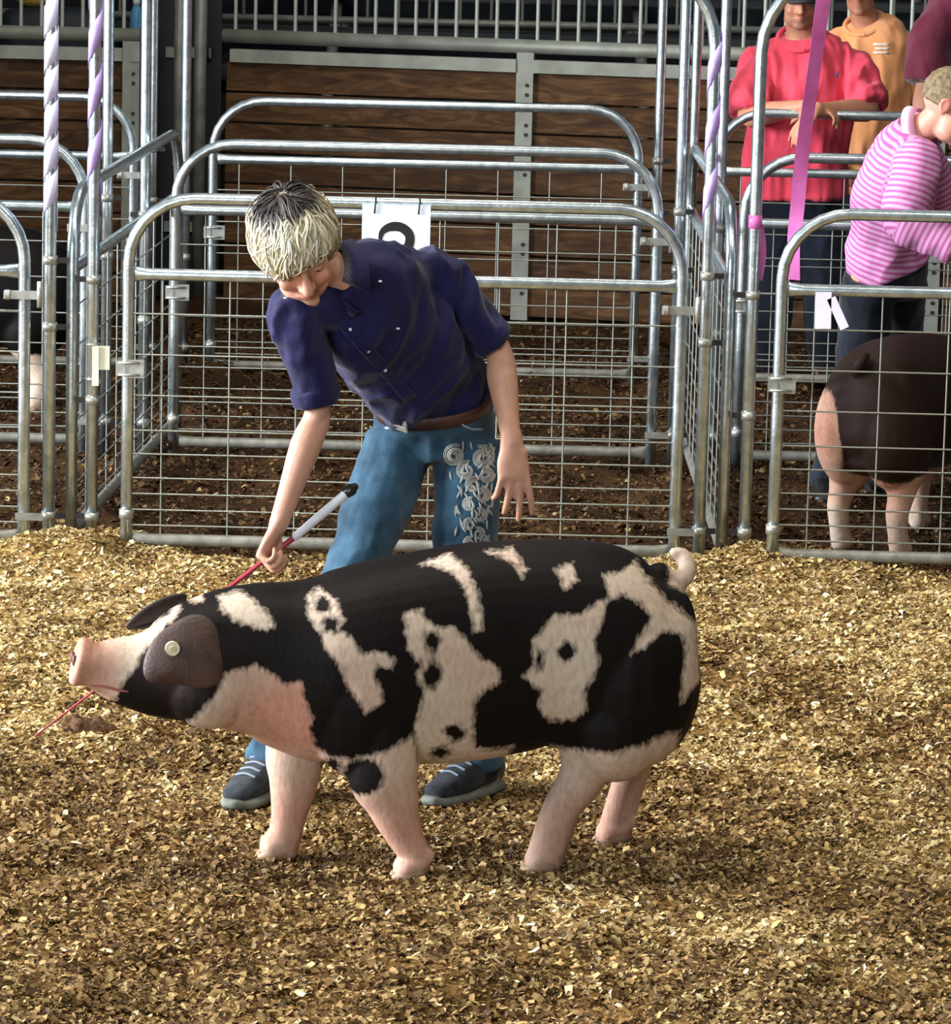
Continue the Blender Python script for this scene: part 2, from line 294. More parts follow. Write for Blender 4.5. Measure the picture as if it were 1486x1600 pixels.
xs = np.concatenate([np.linspace(-9, -2.8, 14)[:-1], np.arange(-2.8, 2.8, 0.035), np.linspace(2.8, 9, 14)])
ys = np.concatenate([np.linspace(-3, 8, 14)[:-1], np.arange(8, 20.6, 0.04), np.linspace(20.6, 27, 8)])
GX, GY = np.meshgrid(xs, ys); nx, ny = len(xs), len(ys)
V = np.stack([GX.ravel(), GY.ravel(), gh(GX.ravel(), GY.ravel())], 1)
idx = np.arange(nx*ny).reshape(ny, nx)
F = np.stack([idx[:-1, :-1].ravel(), idx[:-1, 1:].ravel(), idx[1:, 1:].ravel(), idx[1:, :-1].ravel()], 1)
def quads_mesh(name, V, F, smooth=False):
    me = bpy.data.meshes.new(name); me.vertices.add(len(V)); me.vertices.foreach_set('co', V.ravel())
    k = F.shape[1]; me.loops.add(F.size); me.loops.foreach_set('vertex_index', F.ravel().astype(np.int32))
    me.polygons.add(len(F)); me.polygons.foreach_set('loop_start', np.arange(0, F.size, k, dtype=np.int32))
    me.polygons.foreach_set('loop_total', np.full(len(F), k, dtype=np.int32))
    me.polygons.foreach_set('use_smooth', [smooth]*len(F)); me.update(calc_edges=True); me.validate()
    return me
fm = quads_mesh('floor', V, F, True)
def L3(h): return np.array(lin(h)[:3])
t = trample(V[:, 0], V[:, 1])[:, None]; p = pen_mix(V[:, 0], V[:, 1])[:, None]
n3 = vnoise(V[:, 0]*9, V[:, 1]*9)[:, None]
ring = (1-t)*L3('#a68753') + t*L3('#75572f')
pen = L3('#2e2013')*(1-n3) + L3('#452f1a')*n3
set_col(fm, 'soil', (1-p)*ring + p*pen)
def soil_mat():
    m = attr_mat('bedding_soil', 'soil', rough=0.95, spec=0.1, bump=0.6, bscale=70)
    return m
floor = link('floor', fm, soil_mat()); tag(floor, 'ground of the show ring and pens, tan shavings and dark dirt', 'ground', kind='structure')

def shavings(name, n, y0, y1, hw0, hw1, size, label, is_pen=False, seed=3, outer=False):
    r = np.random.default_rng(seed)
    y = y0 + (y1-y0)*r.random(n); x = (r.random(n)*2-1)*(hw0 + (hw1-hw0)*(y-y0)/(y1-y0))
    # clumpy density
    keep = r.random(n) < 0.35 + 0.65*vnoise(x*7+2, y*7)
    if outer: keep &= (np.abs(x) > 1.68+0.105*(y-8.0)) | (y < 8.02)
    x, y = x[keep], y[keep]; n = len(x)
    Ls = size*(0.35 + 1.25*r.random(n)**2.2); Ws = Ls*(0.28 + 0.42*r.random(n))
    z = gh(x, y) + 0.002 + 0.012*r.random(n)**2
    az = r.random(n)*2*math.pi; tilt = r.normal(0, 0.36, n); rollr = r.normal(0, 0.42, n); curl = r.normal(0, 0.45, n)
    d = np.stack([np.cos(az)*np.cos(tilt), np.sin(az)*np.cos(tilt), np.sin(tilt)], 1)
    sd = np.stack([-np.sin(az), np.cos(az), np.zeros(n)], 1); nn = np.cross(d, sd)
    s2 = sd*np.cos(rollr)[:, None] + nn*np.sin(rollr)[:, None]; n2 = np.cross(d, s2)
    C = np.stack([x, y, z], 1); V = np.zeros((n, 6, 3))
    for k, tt in enumerate((-0.5, 0.0, 0.5)):
        c = C + d*(Ls*tt)[:, None] + n2*(curl*Ls*(0.25 - (tt*tt)*1.6))[:, None]
        ww = Ws*(0.5 if tt == 0 else 0.36)
        V[:, 2*k] = c + s2*ww[:, None]; V[:, 2*k+1] = c - s2*ww[:, None]
    base = (np.arange(n)*6)[:, None]
    F = np.concatenate([base+np.array([0, 2, 3, 1]), base+np.array([2, 4, 5, 3])])
    me = quads_mesh(name, V.reshape(-1, 3), F)
    tr = trample(x, y); pick = r.random(n)
    fresh = np.array([L3(h) for h in ('#bfa36b', '#ceb886', '#a88c58', '#dccba2', '#8d7348', '#c3aa73')])
    old = np.array([L3(h) for h in ('#81643d', '#94764a', '#684e30', '#a78856', '#523c26', '#886f44')])
    cf = fresh[r.integers(0, 6, n)]; co = old[r.integers(0, 6, n)]
    isold = (r.random(n) < 0.12 + 0.78*tr)[:, None]
    C = np.where(isold, co, cf)
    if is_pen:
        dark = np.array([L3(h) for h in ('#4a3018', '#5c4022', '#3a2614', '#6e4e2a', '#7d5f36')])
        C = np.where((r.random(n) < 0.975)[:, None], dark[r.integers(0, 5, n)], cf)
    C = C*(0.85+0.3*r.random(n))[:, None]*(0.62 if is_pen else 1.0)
    set_col(me, 'chip', np.repeat(C, 6, axis=0))
    o = link(name, me, MATS.setdefault('shaving', attr_mat('shaving', 'chip', rough=0.75, spec=0.25)))
    return tag(o, label, 'shavings', kind='stuff')
shavings('wood_shavings', 540000, 8.0, 13.62, 1.7, 2.3, 0.0185, 'pale curled pine shavings strewn over the show ring')
shavings('outer_shavings', 130000, 6.0, 13.62, 4.2, 4.4, 0.032, 'pale shavings round the outer edges of the show ring', False, 6, True)
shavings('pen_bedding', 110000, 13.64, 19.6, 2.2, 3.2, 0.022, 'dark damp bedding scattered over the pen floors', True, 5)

# ------------------------------------------------------------------ back wall: planks in steel frames, bar railing on top
def wood_mat():
    m = bpy.data.materials.new('stained_plank'); m.use_nodes = True; N = m.node_tree.nodes; L = m.node_tree.links
    b = N['Principled BSDF']; b.inputs['Roughness'].default_value = 0.7; b.inputs['Specular IOR Level'].default_value = 0.25
    tc = N.new('ShaderNodeTexCoord'); oi = N.new('ShaderNodeObjectInfo')
    add = N.new('ShaderNodeVectorMath'); add.operation = 'ADD'
    mul = N.new('ShaderNodeVectorMath'); mul.operation = 'SCALE'; mul.inputs['Scale'].default_value = 37.0
    cmb = N.new('ShaderNodeCombineXYZ')
    for i in range(3): L.new(oi.outputs['Random'], cmb.inputs[i])
    L.new(cmb.outputs[0], mul.inputs[0]); L.new(tc.outputs['Object'], add.inputs[0]); L.new(mul.outputs[0], add.inputs[1])
    mp = N.new('ShaderNodeMapping'); mp.inputs['Scale'].default_value = (1.5, 5, 8); L.new(add.outputs[0], mp.inputs[0])
    n = N.new('ShaderNodeTexNoise'); n.inputs['Scale'].default_value = 2.2; n.inputs['Detail'].default_value = 7; n.inputs['Distortion'].default_value = 2.2
    L.new(mp.outputs[0], n.inputs['Vector'])
    r = N.new('ShaderNodeValToRGB'); e = r.color_ramp.elements
    e[0].position = 0.3; e[0].color = lin('#38261a'); e[1].position = 0.72; e[1].color = lin('#745538')
    x = e.new(0.5); x.color = lin('#54391f')
    L.new(n.outputs['Fac'], r.inputs[0])
    hs = N.new('ShaderNodeHueSaturation'); mr = N.new('ShaderNodeMapRange'); mr.inputs['To Min'].default_value = 0.75; mr.inputs['To Max'].default_value = 1.25
    L.new(oi.outputs['Random'], mr.inputs[0]); L.new(mr.outputs[0], hs.inputs['Value']); L.new(r.outputs[0], hs.inputs['Color'])
    L.new(hs.outputs[0], b.inputs['Base Color'])
    bp = N.new('ShaderNodeBump'); bp.inputs['Strength'].default_value = 0.25; bp.inputs['Distance'].default_value = 0.01
    L.new(n.outputs['Fac'], bp.inputs['Height']); L.new(bp.outputs[0], b.inputs['Normal'])
    return m
M_WOOD = wood_mat()
M_BAR = mat('painted_bar_steel', '#a6afa4', '#bfc7ba', rough=0.5, metal=0.3, scale=25)
M_ANGLE = mat('grey_angle_steel', '#878a80', '#9c9f94', rough=0.55, metal=0.35, scale=10, bump=0.1)

bar_mb = MB(); bar_mb.tube([(0, 0, 0), (0, 0, 1)], 1.0, segs=10); UNIT_BAR = bar_mb.mesh('bar')
UNIT_BAR.materials.append(M_BAR)
wm = MB(); wm.tube([(0, 0, 0), (0, 0, 1)], 1.0, segs=6); UNIT_WIRE = wm.mesh('wire'); UNIT_WIRE.materials.append(M_WIRE)
def rod(name, me, parent, p, length, r, rot=None):
    o = bpy.data.objects.new(name, me); col.objects.link(o); o.parent = parent
    o.location = p; o.scale = (r, r, length)
    if rot is not None: o.rotation_euler = rot
    return o

def plank_wall(name, x0, x1, org, yaw, posts, label, rows=8, ph=0.147, rail_label=None):
    """wall section in its own frame: x along the wall, -y faces the ring"""
    e = bpy.data.objects.new(name, None); col.objects.link(e); e.location = org; e.rotation_euler = (0, 0, yaw)
    e['kind'] = 'structure'; e['label'] = label
    cuts = [x0] + sorted(p for p in posts if x0 < p < x1) + [x1]
    for a, b in zip(cuts[:-1], cuts[1:]):
        for i in range(rows):
            m = MB(); dz = 0.009
            h = ph - dz; yy = float(rng.normal(0, 0.006))
            c = ((a+b)/2, 0.02+yy, i*ph + ph/2); sx = b-a-0.03
            m.box((0, 0, 0), (sx, 0.04, h)); o = m.build('plank', M_WOOD, e, smooth=False)
            o.location = c
            bv = o.modifiers.new('b', 'BEVEL'); bv.width = 0.004; bv.segments = 1
        m = MB(); m.box(((a+b)/2, -0.012, rows*ph+0.03), (b-a-0.085, 0.05, 0.062)); m.build('steel_angle', M_ANGLE, e, smooth=False)
    for p in posts:
        m = MB(); m.box((p, -0.015, 0.63), (0.082, 0.02, 1.28)); m.box((p-0.036, 0.02, 0.63), (0.01, 0.07, 1.28)); m.box((p+0.036, 0.02, 0.63), (0.01, 0.07, 1.28))
        po = m.build('steel_post', M_ANGLE, e, smooth=False)
        for k in range(6):
            for dz in (0.0, 0.045):
                b2 = MB(); b2.tube([(p+0.012, -0.024, 0.12+k*0.19+dz), (p+0.012, -0.031, 0.12+k*0.19+dz)], 0.0095, segs=8)
                b2.build('bolt', M_DARK, po, smooth=False)
    return e
def bar_railing(x0, x1, org, yaw, label, step=0.0985, group=None):
    e = thing('bar_railing', label, 'railing', org); e.rotation_euler = (0, 0, yaw)
    m = MB(); m.tube([(x0, 0, 1.298), (x1, 0, 1.298)], (0.034), segs=14); m.build('lower_rail', M_ANGLE, e)
    m = MB(); m.tube([(x0, 0, 2.12), (x1, 0, 2.12)], (0.03), segs=14); m.build('upper_rail', M_ANGLE, e)
    x = x0 + 0.06
    while x < x1-0.02:
        rod('bar', UNIT_BAR, e, (x, 0, 1.32), 0.8, 0.0095); x += step
    return e
WY = -math.atan(0.19)
plank_wall('wall_back', 0.0, 4.7, (-1.27, 20.14, 0), WY, [1.485, 3.45], 'brown plank wall with steel posts behind the centre pens')
bar_railing(0.0, 4.7, (-1.27, 20.14, 0), WY, 'pale vertical bar railing along the top of the central plank wall')
plank_wall('wall_left', -2.6, -0.0, (-1.66, 20.0, 0), 0, [-0.04, -1.9], 'brown plank wall with a drilled steel post at the far left')
bar_railing(-2.6, 0.0, (-1.66, 20.0, 0), 0, 'pale vertical bar railing above the far left plank wall')
e = bpy.data.objects.new('door_1', None); col.objects.link(e); e.location = (-1.47, 20.35, 0); e['kind'] = 'structure'; e['label'] = 'dark steel door leaf in the gap between the plank walls'
m = MB(); m.box((0, 0, 1.0), (0.36, 0.03, 2.0)); m.build('door_leaf', mat('dark_blue_steel', '#14161d', '#1c1f28', rough=0.6, scale=6), e, smooth=False)
for z in (0.35, 1.2):
    m = MB(); m.box((0.02, -0.03, z), (0.22, 0.02, 0.05)); m.build('hinge_strap', M_ANGLE, e, smooth=False)
    m = MB(); m.tube([(0.1, -0.05, z-0.04), (0.1, -0.05, z+0.04)], 0.02); m.build('hinge_barrel', M_DARK, e)
for i, (x, y, r) in enumerate(((-1.625, 19.98, 0.024), (-1.475, 20.1, 0.03), (-1.375, 20.08, 0.03))):
    m = MB(); m.tube([(x, y, 0), (x, y, 2.3)], r, segs=16)
    o = m.build('trim_%d' % (i+1), M_DULL, origin=(x, y, 0), place=True); o['kind'] = 'structure'
    o['label'] = ('round steel tube beside the drilled post', 'dark round tube in the wall gap', 'round hinge tube at the edge of the central wall')[i]

# bleachers and rear wall behind the railing
b = thing('bleacher', 'dark grey bleacher benches behind the bar railing', 'bleacher', (0, 21.2, 0))
M_BENCH = mat('dark_bench', '#2f3136', '#44464a', rough=0.7, scale=5, bump=0.1, stretch=(0.4, 3, 3))
for i in range(5):
    m = MB(); m.box((0.0, 0.0+0.55*i, 1.06+0.17*i), (9.0, 0.28, 0.04)); m.build('seat_board', M_BENCH, b, smooth=False)
    m = MB(); m.box((0.0, 0.22+0.55*i, 0.98+0.17*i), (9.0, 0.03, 0.11)); m.build('riser_board', M_BENCH, b, smooth=False)
for x in np.arange(-4, 4.1, 1.6):
    m = MB(); m.tube([(x, -0.1, 0), (x, -0.1, 1.03)], 0.03); m.tube([(x, 2.2, 0), (x, 2.2, 1.7)], 0.03); m.tube([(x, -0.1, 0.98), (x, 2.2, 1.68)], 0.03)
    m.build('bleacher_frame', M_DULL, b)
e = thing('rear_railing', 'thin grey bar railing on the bleachers in shadow', 'railing', (0, 21.62, 0))
m = MB(); m.tube([(-4.4, 0, 1.3), (4.4, 0, 1.3)], 0.02); m.build('lower_rail', M_DULL, e)
m = MB(); m.tube([(-4.4, 0, 2.2), (4.4, 0, 2.2)], 0.02); m.build('upper_rail', M_DULL, e)
rbm = UNIT_BAR.copy(); rbm.materials.clear(); rbm.materials.append(M_DULL)
for k in range(54): rod('bar', rbm, e, (-4.3+0.16*k, 0, 1.3), 0.9, 0.009)
m = MB(); m.box((0, 26, 2.5), (24, 0.2, 5.0)); o = m.build('wall_far', mat('dark_barn_wall', '#1b1a1a', '#2a2724', rough=0.9, scale=1.2), smooth=False); o['kind'] = 'structure'; o['label'] = 'dark far wall of the barn behind the bleachers'
m = MB(); m.box((0, 0, 0), (0.12, 10.0, 3.6)); o = m.build('wall_light_blocker', mat('blocker_boards', '#4a3c2c', '#5c4a36', rough=0.9, scale=2), smooth=False); o.location = (-4.7, 21.0, 1.8); o['kind'] = 'structure'; o['label'] = 'added unseen boarded wall beyond the left pens, blocking the side daylight'  # added out of view to keep side daylight off rear pens and plank wall
# things left on the benches
s = thing('cushioned_bag', 'dark navy bag on the bleachers behind the far left railing', 'bag', (-2.2, 20.75, 0.98))
m = MB(); m.tube([(-0.13, 0, 0.2), (0, 0, 0.21), (0.26, 0, 0.2)], [(0.11, 0.2), (0.12, 0.2), (0.11, 0.2)], segs=20, cap='round', sides=(0, 1, 0), sub=4, power=3.0); m.build('bag_body', mat('navy_nylon', '#11161f', '#1a2130', rough=0.6, scale=12, bump=0.2), s)
m = MB(); m.tube([(0.12, 0, 0.4), (0.14, 0, 0.45), (0.22, 0, 0.46), (0.3, 0, 0.42), (0.34, 0, 0.33)], 0.008, segs=8, sub=4); m.build('strap', M_BLACK, s)
m = MB(); m.ellipsoid((0, 0, 0.05), (0.1, 0.09, 0.055)); m.tube([(-0.06, 0, 0.07), (0.0, -0.02, 0.105), (0.07, 0.01, 0.08)], 0.035, cap='round', sub=3)
o = m.build('yellow_cloth', mat('yellow_cotton', '#c79a2a', '#e0b848', rough=0.8, scale=14, bump=0.3), origin=(0, 0, 0)); o.location = (-2.25, 20.75, 1.385); tag(o, 'bunched yellow cloth on top of the dark bag', 'cloth')
s = thing('water_bottle', 'light blue bottle on the bleachers beside the drilled steel post', 'bottle', (-1.77, 21.1, 1.08))
m = MB(); m.tube([(0, 0, 0.0), (0, 0, 0.2), (0, 0, 0.26), (0, 0, 0.3)], [0.036, 0.036, 0.03, 0.016], segs=16); m.build('bottle_body', mat('blue_plastic', '#5fa8d0', rough=0.3), s)
m = MB(); m.tube([(0, 0, 0.3), (0, 0, 0.33)], 0.019, segs=12); m.build('cap', mat('white_cap', '#d8dde0', rough=0.4), s)

# ------------------------------------------------------------------ pens: bow frames, gates, dividers
PR = 0.0198
def arc(c, r, a0, a1, ex, n=8):
    """points on an arc in the plane (ex, z)"""
    return [np.array(c) + r*(math.cos(a)*ex + math.sin(a)*np.array([0, 0, 1.])) for a in np.linspace(a0, a1, n)]
def bow_path(p0, p1, h, r0, r1, z0=0.0):
    p0 = np.array([p0[0], p0[1], 0.]); p1 = np.array([p1[0], p1[1], 0.]); ex = vnorm(p1-p0); Z = np.array([0, 0, 1.])
    pts = [p0+Z*z0, p0+Z*(h-r0)*0.5] + arc(p0+ex*r0+Z*(h-r0), r0, math.pi, math.pi/2, ex) + arc(p1-ex*r1+Z*(h-r1), r1, math.pi/2, 0, ex) + [p1+Z*(h-r1)*0.5, p1+Z*z0]
    return np.array(pts)
WZ = (0.098, 0.15, 0.203, 0.256, 0.336, 0.414, 0.53, 0.665, 0.8)
def panel(name, p0, p1, label, cat, group, h=1.18, r=0.215, latch=True, hinge=True):
    p0 = np.array([p0[0], p0[1], 0.]); p1 = np.array([p1[0], p1[1], 0.]); ex = vnorm(p1-p0); L = np.linalg.norm(p1-p0)
    e = thing(name, label, cat, tuple(p0), group); yaw = math.atan2(ex[1], ex[0]); e.rotation_euler = (0, 0, yaw)
    m = MB(); m.tube(bow_path((0, 0), (L, 0), h, r, r), PR, segs=14); m.build('frame_tube', M_GALV, e)
    def flatbar(nm, z, mt):
        m = MB(); m.tube([(PR*0.6, 0, z), (0.03, 0, z), (0.07, 0, z), (L-0.07, 0, z), (L-0.03, 0, z), (L-PR*0.6, 0, z)], [(0.008, 0.026), (0.012, 0.024), (PR, PR), (PR, PR), (0.012, 0.024), (0.008, 0.026)], segs=14, sides=(0, 1, 0)); return m.build(nm, mt, e)
    flatbar('crossbar', 0.93, M_GALV); flatbar('bottom_rail', 0.05, M_WEATH)
    x = 0.112; k = 0
    while x < L-0.03:
        rod('vertical_wire', UNIT_WIRE, e, (x, 0.004, 0.05), 0.88, 0.0031); x += 0.22
    for z in WZ:
        rod('horizontal_wire', UNIT_WIRE, e, (0.01, -0.003, z), L-0.02, 0.0031, (0, math.pi/2, 0))
    if hinge:
        for z in (0.62,):
            m = MB(); m.box((0.03, -0.022, z), (0.05, 0.008, 0.06)); m.box((-0.02, -0.022, z), (0.03, 0.006, 0.05)); hp = m.build('hinge_plate', M_ZINC, e, smooth=False)
            for dz in (-0.02, 0.02):
                m = MB(); m.tube([(-0.028, -0.03, z+dz), (0.04, -0.03, z+dz)], 0.0045, segs=8); m.build('bolt', M_ZINC, hp)
        m = MB(); m.tube([(0, 0, 0.12), (0, 0, 0.15)], 0.0245, segs=14); m.build('clamp', M_ZINC, e)
    if latch:
        m = MB(); m.box((L-0.005, -0.024, 0.855), (0.12, 0.008, 0.028)); m.tube([(L-0.06, -0.024, 0.855), (L-0.045, -0.024, 0.855)], 0.017, segs=12, sides=(0, 1, 0)); la = m.build('latch', M_ZINC, e, smooth=False)
        m = MB(); m.tube([(L+0.052, -0.024, 0.815), (L+0.052, -0.024, 0.90)], 0.009, segs=10); m.build('latch_pin', M_ZINC, la)
        m = MB(); m.box((L+0.02, -0.02, 0.12), (0.09, 0.008, 0.024)); m.build('lower_catch', M_WEATH, e, smooth=False)
    return e
def bow_frame(x0, x1, y, label, group, h=1.97, r0=0.12, r1=0.12, weather=False):
    e = thing('bow_frame', label, 'gate frame', (x0, y, 0), group); L = x1-x0
    m = MB(); m.tube(bow_path((0, 0), (L, 0), h, r0, r1, -0.02), PR+0.0006, segs=14); m.build('bow_tube', M_GALV, e)
    for x, zs in ((0, (0.11, 0.5, 0.9)), (L, (0.11, 0.74, 0.96))):
        for z in zs:
            m = MB(); m.tube([(x, 0, z-0.014), (x, 0, z+0.014)], 0.0245, segs=14); c = m.build('clamp', M_ZINC, e)
            m = MB(); sgn = -1 if x == 0 else 1
            m.box((x+sgn*0.035, 0.0, z), (0.04, 0.012, 0.018)); m.build('clamp_bolt', M_DARK, c, smooth=False)
    return e
ROWS = (13.5, 15.55, 17.65)
RN = ('front', 'middle', 'rear')
COLS = (('left', -3.3, -1.49, -3.42, -1.414), ('centre', -1.15, 0.657, -1.272, 0.742), ('right', 0.982, 2.79, 0.892, 2.9))
GL = {('left', 0): 'galvanized wire-mesh gate of the front pen at the left edge', ('centre', 0): 'wide galvanized wire-mesh gate directly behind the bending boy', ('right', 0): 'galvanized wire-mesh gate in front of the dark standing pig',
      ('left', 1): 'second-row mesh gate at the left edge, behind the front one', ('centre', 1): 'second-row mesh gate behind the gate with the number sign', ('right', 1): 'second-row mesh gate behind the pink striped shirt',
      ('left', 2): 'rear mesh gate at the left, nearest the plank wall', ('centre', 2): 'rear centre mesh gate, smallest and nearest the plank wall', ('right', 2): 'rear mesh gate the coral-shirted man leans on'}
FL = {('left', 0): 'tall bow frame at the left edge, its leg wrapped in pale ribbon', ('centre', 0): 'tall bow frame around the gate behind the boy, legs wrapped in purple ribbon', ('right', 0): 'tall bow frame with a pink tape band, around the gate of the dark pig',
      ('left', 1): 'tall bow frame of the second row at the left edge', ('centre', 1): 'tall bow frame of the second row behind the boy', ('right', 1): 'tall bow frame of the second row at the right, before the coral shirt',
      ('left', 2): 'tall bow frame of the rear row at the left edge', ('centre', 2): 'tall bow frame of the rear row nearest the central plank wall', ('right', 2): 'tall bow frame of the rear row around the leaning man'}
for ri, y in enumerate(ROWS):
    for cn, g0, g1, f0, f1 in COLS:
        panel('pen_gate', (g0, y), (g1, y), GL[(cn, ri)], 'gate', 'pen gates')
        rr = (0.12, 0.12)
        if ri == 0 and cn == 'centre': rr = (0.13, 0.26)
        if ri == 0 and cn == 'right': rr = (0.28, 0.2)
        bow_frame(f0, f1, y+0.07, FL[(cn, ri)], 'bow frames of the pens', r0=rr[0], r1=rr[1])
panel('pen_divider', (-1.343, 13.6), (-1.18, 16.1), 'mesh side panel slanting back between the left and centre pens', 'panel', 'pen dividers', latch=False, hinge=False)
panel('pen_divider', (0.82, 13.6), (0.80, 16.0), 'mesh side panel running back between the centre and right pens', 'panel', 'pen dividers', latch=False, hinge=False)

# ------------------------------------------------------------------ ribbons, sign, tags
def ribbon_wrap(x, y, z0, z1, color, label, pitch=0.15, width=0.085, xs=None):
    m = MB(); n = int((z1-z0)/pitch*22); V = []; F = []
    for i in range(n+1):
        z = z0 + (z1-z0)*i/n; a = 2*math.pi*(z-z0)/pitch; r = PR + 0.0035 + 0.0012*math.sin(a*3.1)
        xx = x + (0 if xs is None else xs(z))
        for hh in (-width/2, width/2): V.append((xx+r*math.cos(a), y+r*math.sin(a), z+hh))
    for i in range(n): F.append((2*i, 2*i+2, 2*i+3, 2*i+1))
    m.add(V, F)
    o = m.build('ribbon_wrap', color, origin=(x, y, z0), place=True)
    s = o.modifiers.new('t', 'SOLIDIFY'); s.thickness = 0.0012
    return tag(o, label, 'ribbon', 'ribbons wound round the gate frames')
M_LIL = mat('pale_lilac_ribbon', '#c6c6ea', '#d9d9f4', rough=0.35, scale=20)
M_PUR = mat('lilac_ribbon', '#a88fd8', '#bda6e6', rough=0.35, scale=20)
M_PNK = mat('pink_ribbon', '#b9579c', '#c968ac', rough=0.4, scale=12)
ribbon_wrap(-1.414, 13.57, 1.10, 1.84, M_LIL, 'pale lilac ribbon wound round the leftmost tall post', pitch=0.115, width=0.095)
ribbon_wrap(-1.272, 13.57, 1.17, 1.83, M_PUR, 'lilac ribbon wound round the post left of the gate behind the boy', pitch=0.19, width=0.10)
ribbon_wrap(0.742, 13.57, 1.10, 1.72, M_PUR, 'lilac ribbon wound round the post right of the gate behind the boy', pitch=0.2, width=0.09)
def strip(path, width, wdir, mt, label, name='ribbon', twist=0.0):
    P = catmull(path, 10); m = MB(); V = []; F = []; n = len(P)
    for i, p in enumerate(P):
        a = twist*math.sin(i/n*5.0); wd = np.array([math.cos(a)*wdir[0]-math.sin(a)*wdir[1], math.sin(a)*wdir[0]+math.cos(a)*wdir[1], 0.0])
        ww = width*(1-0.25*i/n)
        V += [p-wd*ww/2, p+np.array([0, -0.0006, 0]), p+wd*ww/2]
    for i in range(n-1):
        for k in (0, 1): F.append((3*i+k, 3*i+k+1, 3*i+4+k, 3*i+3+k))
    m.add(V, F); o = m.build(name, mt, origin=path[0], place=True, smooth=False)
    s = o.modifiers.new('t', 'SOLIDIFY'); s.thickness = 0.0012
    return tag(o, label, 'ribbon')
strip([(1.098, 13.58, 1.945), (1.088, 13.585, 1.86), (1.068, 13.59, 1.65), (1.04, 13.59, 1.38), (1.028, 13.58, 1.18), (1.02, 13.56, 1.08), (1.026, 13.56, 0.955)], 0.056, (1, 0), M_PNK, 'long pink ribbon hanging in front of the coral-shirted man', 'hanging_ribbon', 0.5)
m = MB(); m.tube([(0, 0, -0.022), (0, 0, 0.022)], PR+0.003, segs=16); o = m.build('tape_band', M_PNK); o.location = (0.892, 13.57, 1.142); tag(o, 'pink tape band round the post left of the dark pig', 'tape')
strip([(0.905, 13.592, 1.13), (0.917, 13.605, 1.08), (0.921, 13.605, 1.02), (0.914, 13.605, 0.945)], 0.03, (1, 0), M_PNK, 'short loose pink ribbon end below the pink tape band', 'ribbon_end', 0.2)

# number sign on the front gate
M_PAPER = mat('white_card', '#cfdcf0', '#dbe5f5', rough=0.6, scale=3)
s = thing('number_sign', 'white card sign with a black number clipped to the gate behind the boy', 'sign', (-0.28, 13.468, 1.03))
m = MB(); m.box((0, 0, 0), (0.222, 0.004, 0.30)); m.build('card', M_PAPER, s, smooth=False)
pts = [(-0.052, 0.045), (-0.045, 0.075), (-0.02, 0.092), (0.015, 0.092), (0.042, 0.07), (0.044, 0.04), (0.028, 0.012), (0.0, -0.015), (-0.03, -0.042), (-0.053, -0.07), (0.053, -0.07)]
P2 = np.vstack([catmull(pts[:10], 6), [pts[10]]]); V = []; F = []
for i, p in enumerate(P2):
    d = P2[min(i+1, len(P2)-1)]-P2[max(i-1, 0)]; d = d/np.linalg.norm(d); nrm = np.array([-d[1], d[0]])
    ww = 0.005 + 0.010*min(1, i/14)
    if i >= len(P2)-2: nrm = np.array([0, 1.0]); ww = 0.014
    for sg in (-1, 1): q = p+nrm*sg*ww; V.append((q[0], -0.0028, q[1]-0.015))
for i in range(len(P2)-1): F.append((2*i, 2*i+1, 2*i+3, 2*i+2))
m = MB(); m.add(V, F); o = m.build('digit', M_BLACK, s, smooth=False); o.modifiers.new('t', 'SOLIDIFY').thickness = 0.001
for x in (-0.068, 0.075):
    m = MB(); m.tube([(x, 0.05, 0.168), (x, 0.02, 0.175), (x, -0.006, 0.165), (x-0.003, -0.007, 0.12)], 0.0028, segs=6, sub=3); m.build('tie', M_BLACK, s)

# tags and card hung on the front right gate
for x, z, ax, ay, wd, ht, lb in ((1.117, 0.868, 0.02, 0.0, 0.052, 0.12, 'white paper tag hanging straight from the gate before the dark pig'), (1.165, 0.855, 0.45, 0.0, 0.03, 0.11, 'narrow tilted paper tag beside the straight white tag')):
    m = MB(); c, sn = math.cos(ax), math.sin(ax)
    m.box((0, 0, -ht/2+0.06), (wd, 0.003, ht), [(c, 0, sn), (0, 1, 0), (-sn, 0, c)]); o = m.build('paper_tag', mat('lilac_white_paper', '#d6d2ee', '#e4e2f6', rough=0.6, scale=6), smooth=False); o.location = (x, 13.466, z)
    tag(o, lb, 'tag', 'paper tags')
s = thing('plastic_tag_box', 'small cream plastic box strapped to the ribboned post by the left pen', 'box', (-1.25, 13.55, 0.6))
m = MB(); m.box((0.012, -0.01, 0.045), (0.05, 0.03, 0.075)); m.box((-0.008, -0.032, 0.02), (0.022, 0.006, 0.13)); m.build('box_body', mat('cream_plastic', '#cfcdb6', '#dcdac6', rough=0.5, scale=10), s, smooth=False)
for z in (-0.03, 0.085):
    m = MB(); m.tube([(-0.022, 0.02, z-0.004), (-0.022, 0.02, z+0.004)], 0.0245, segs=14); m.build('strap', M_ZINC, s)

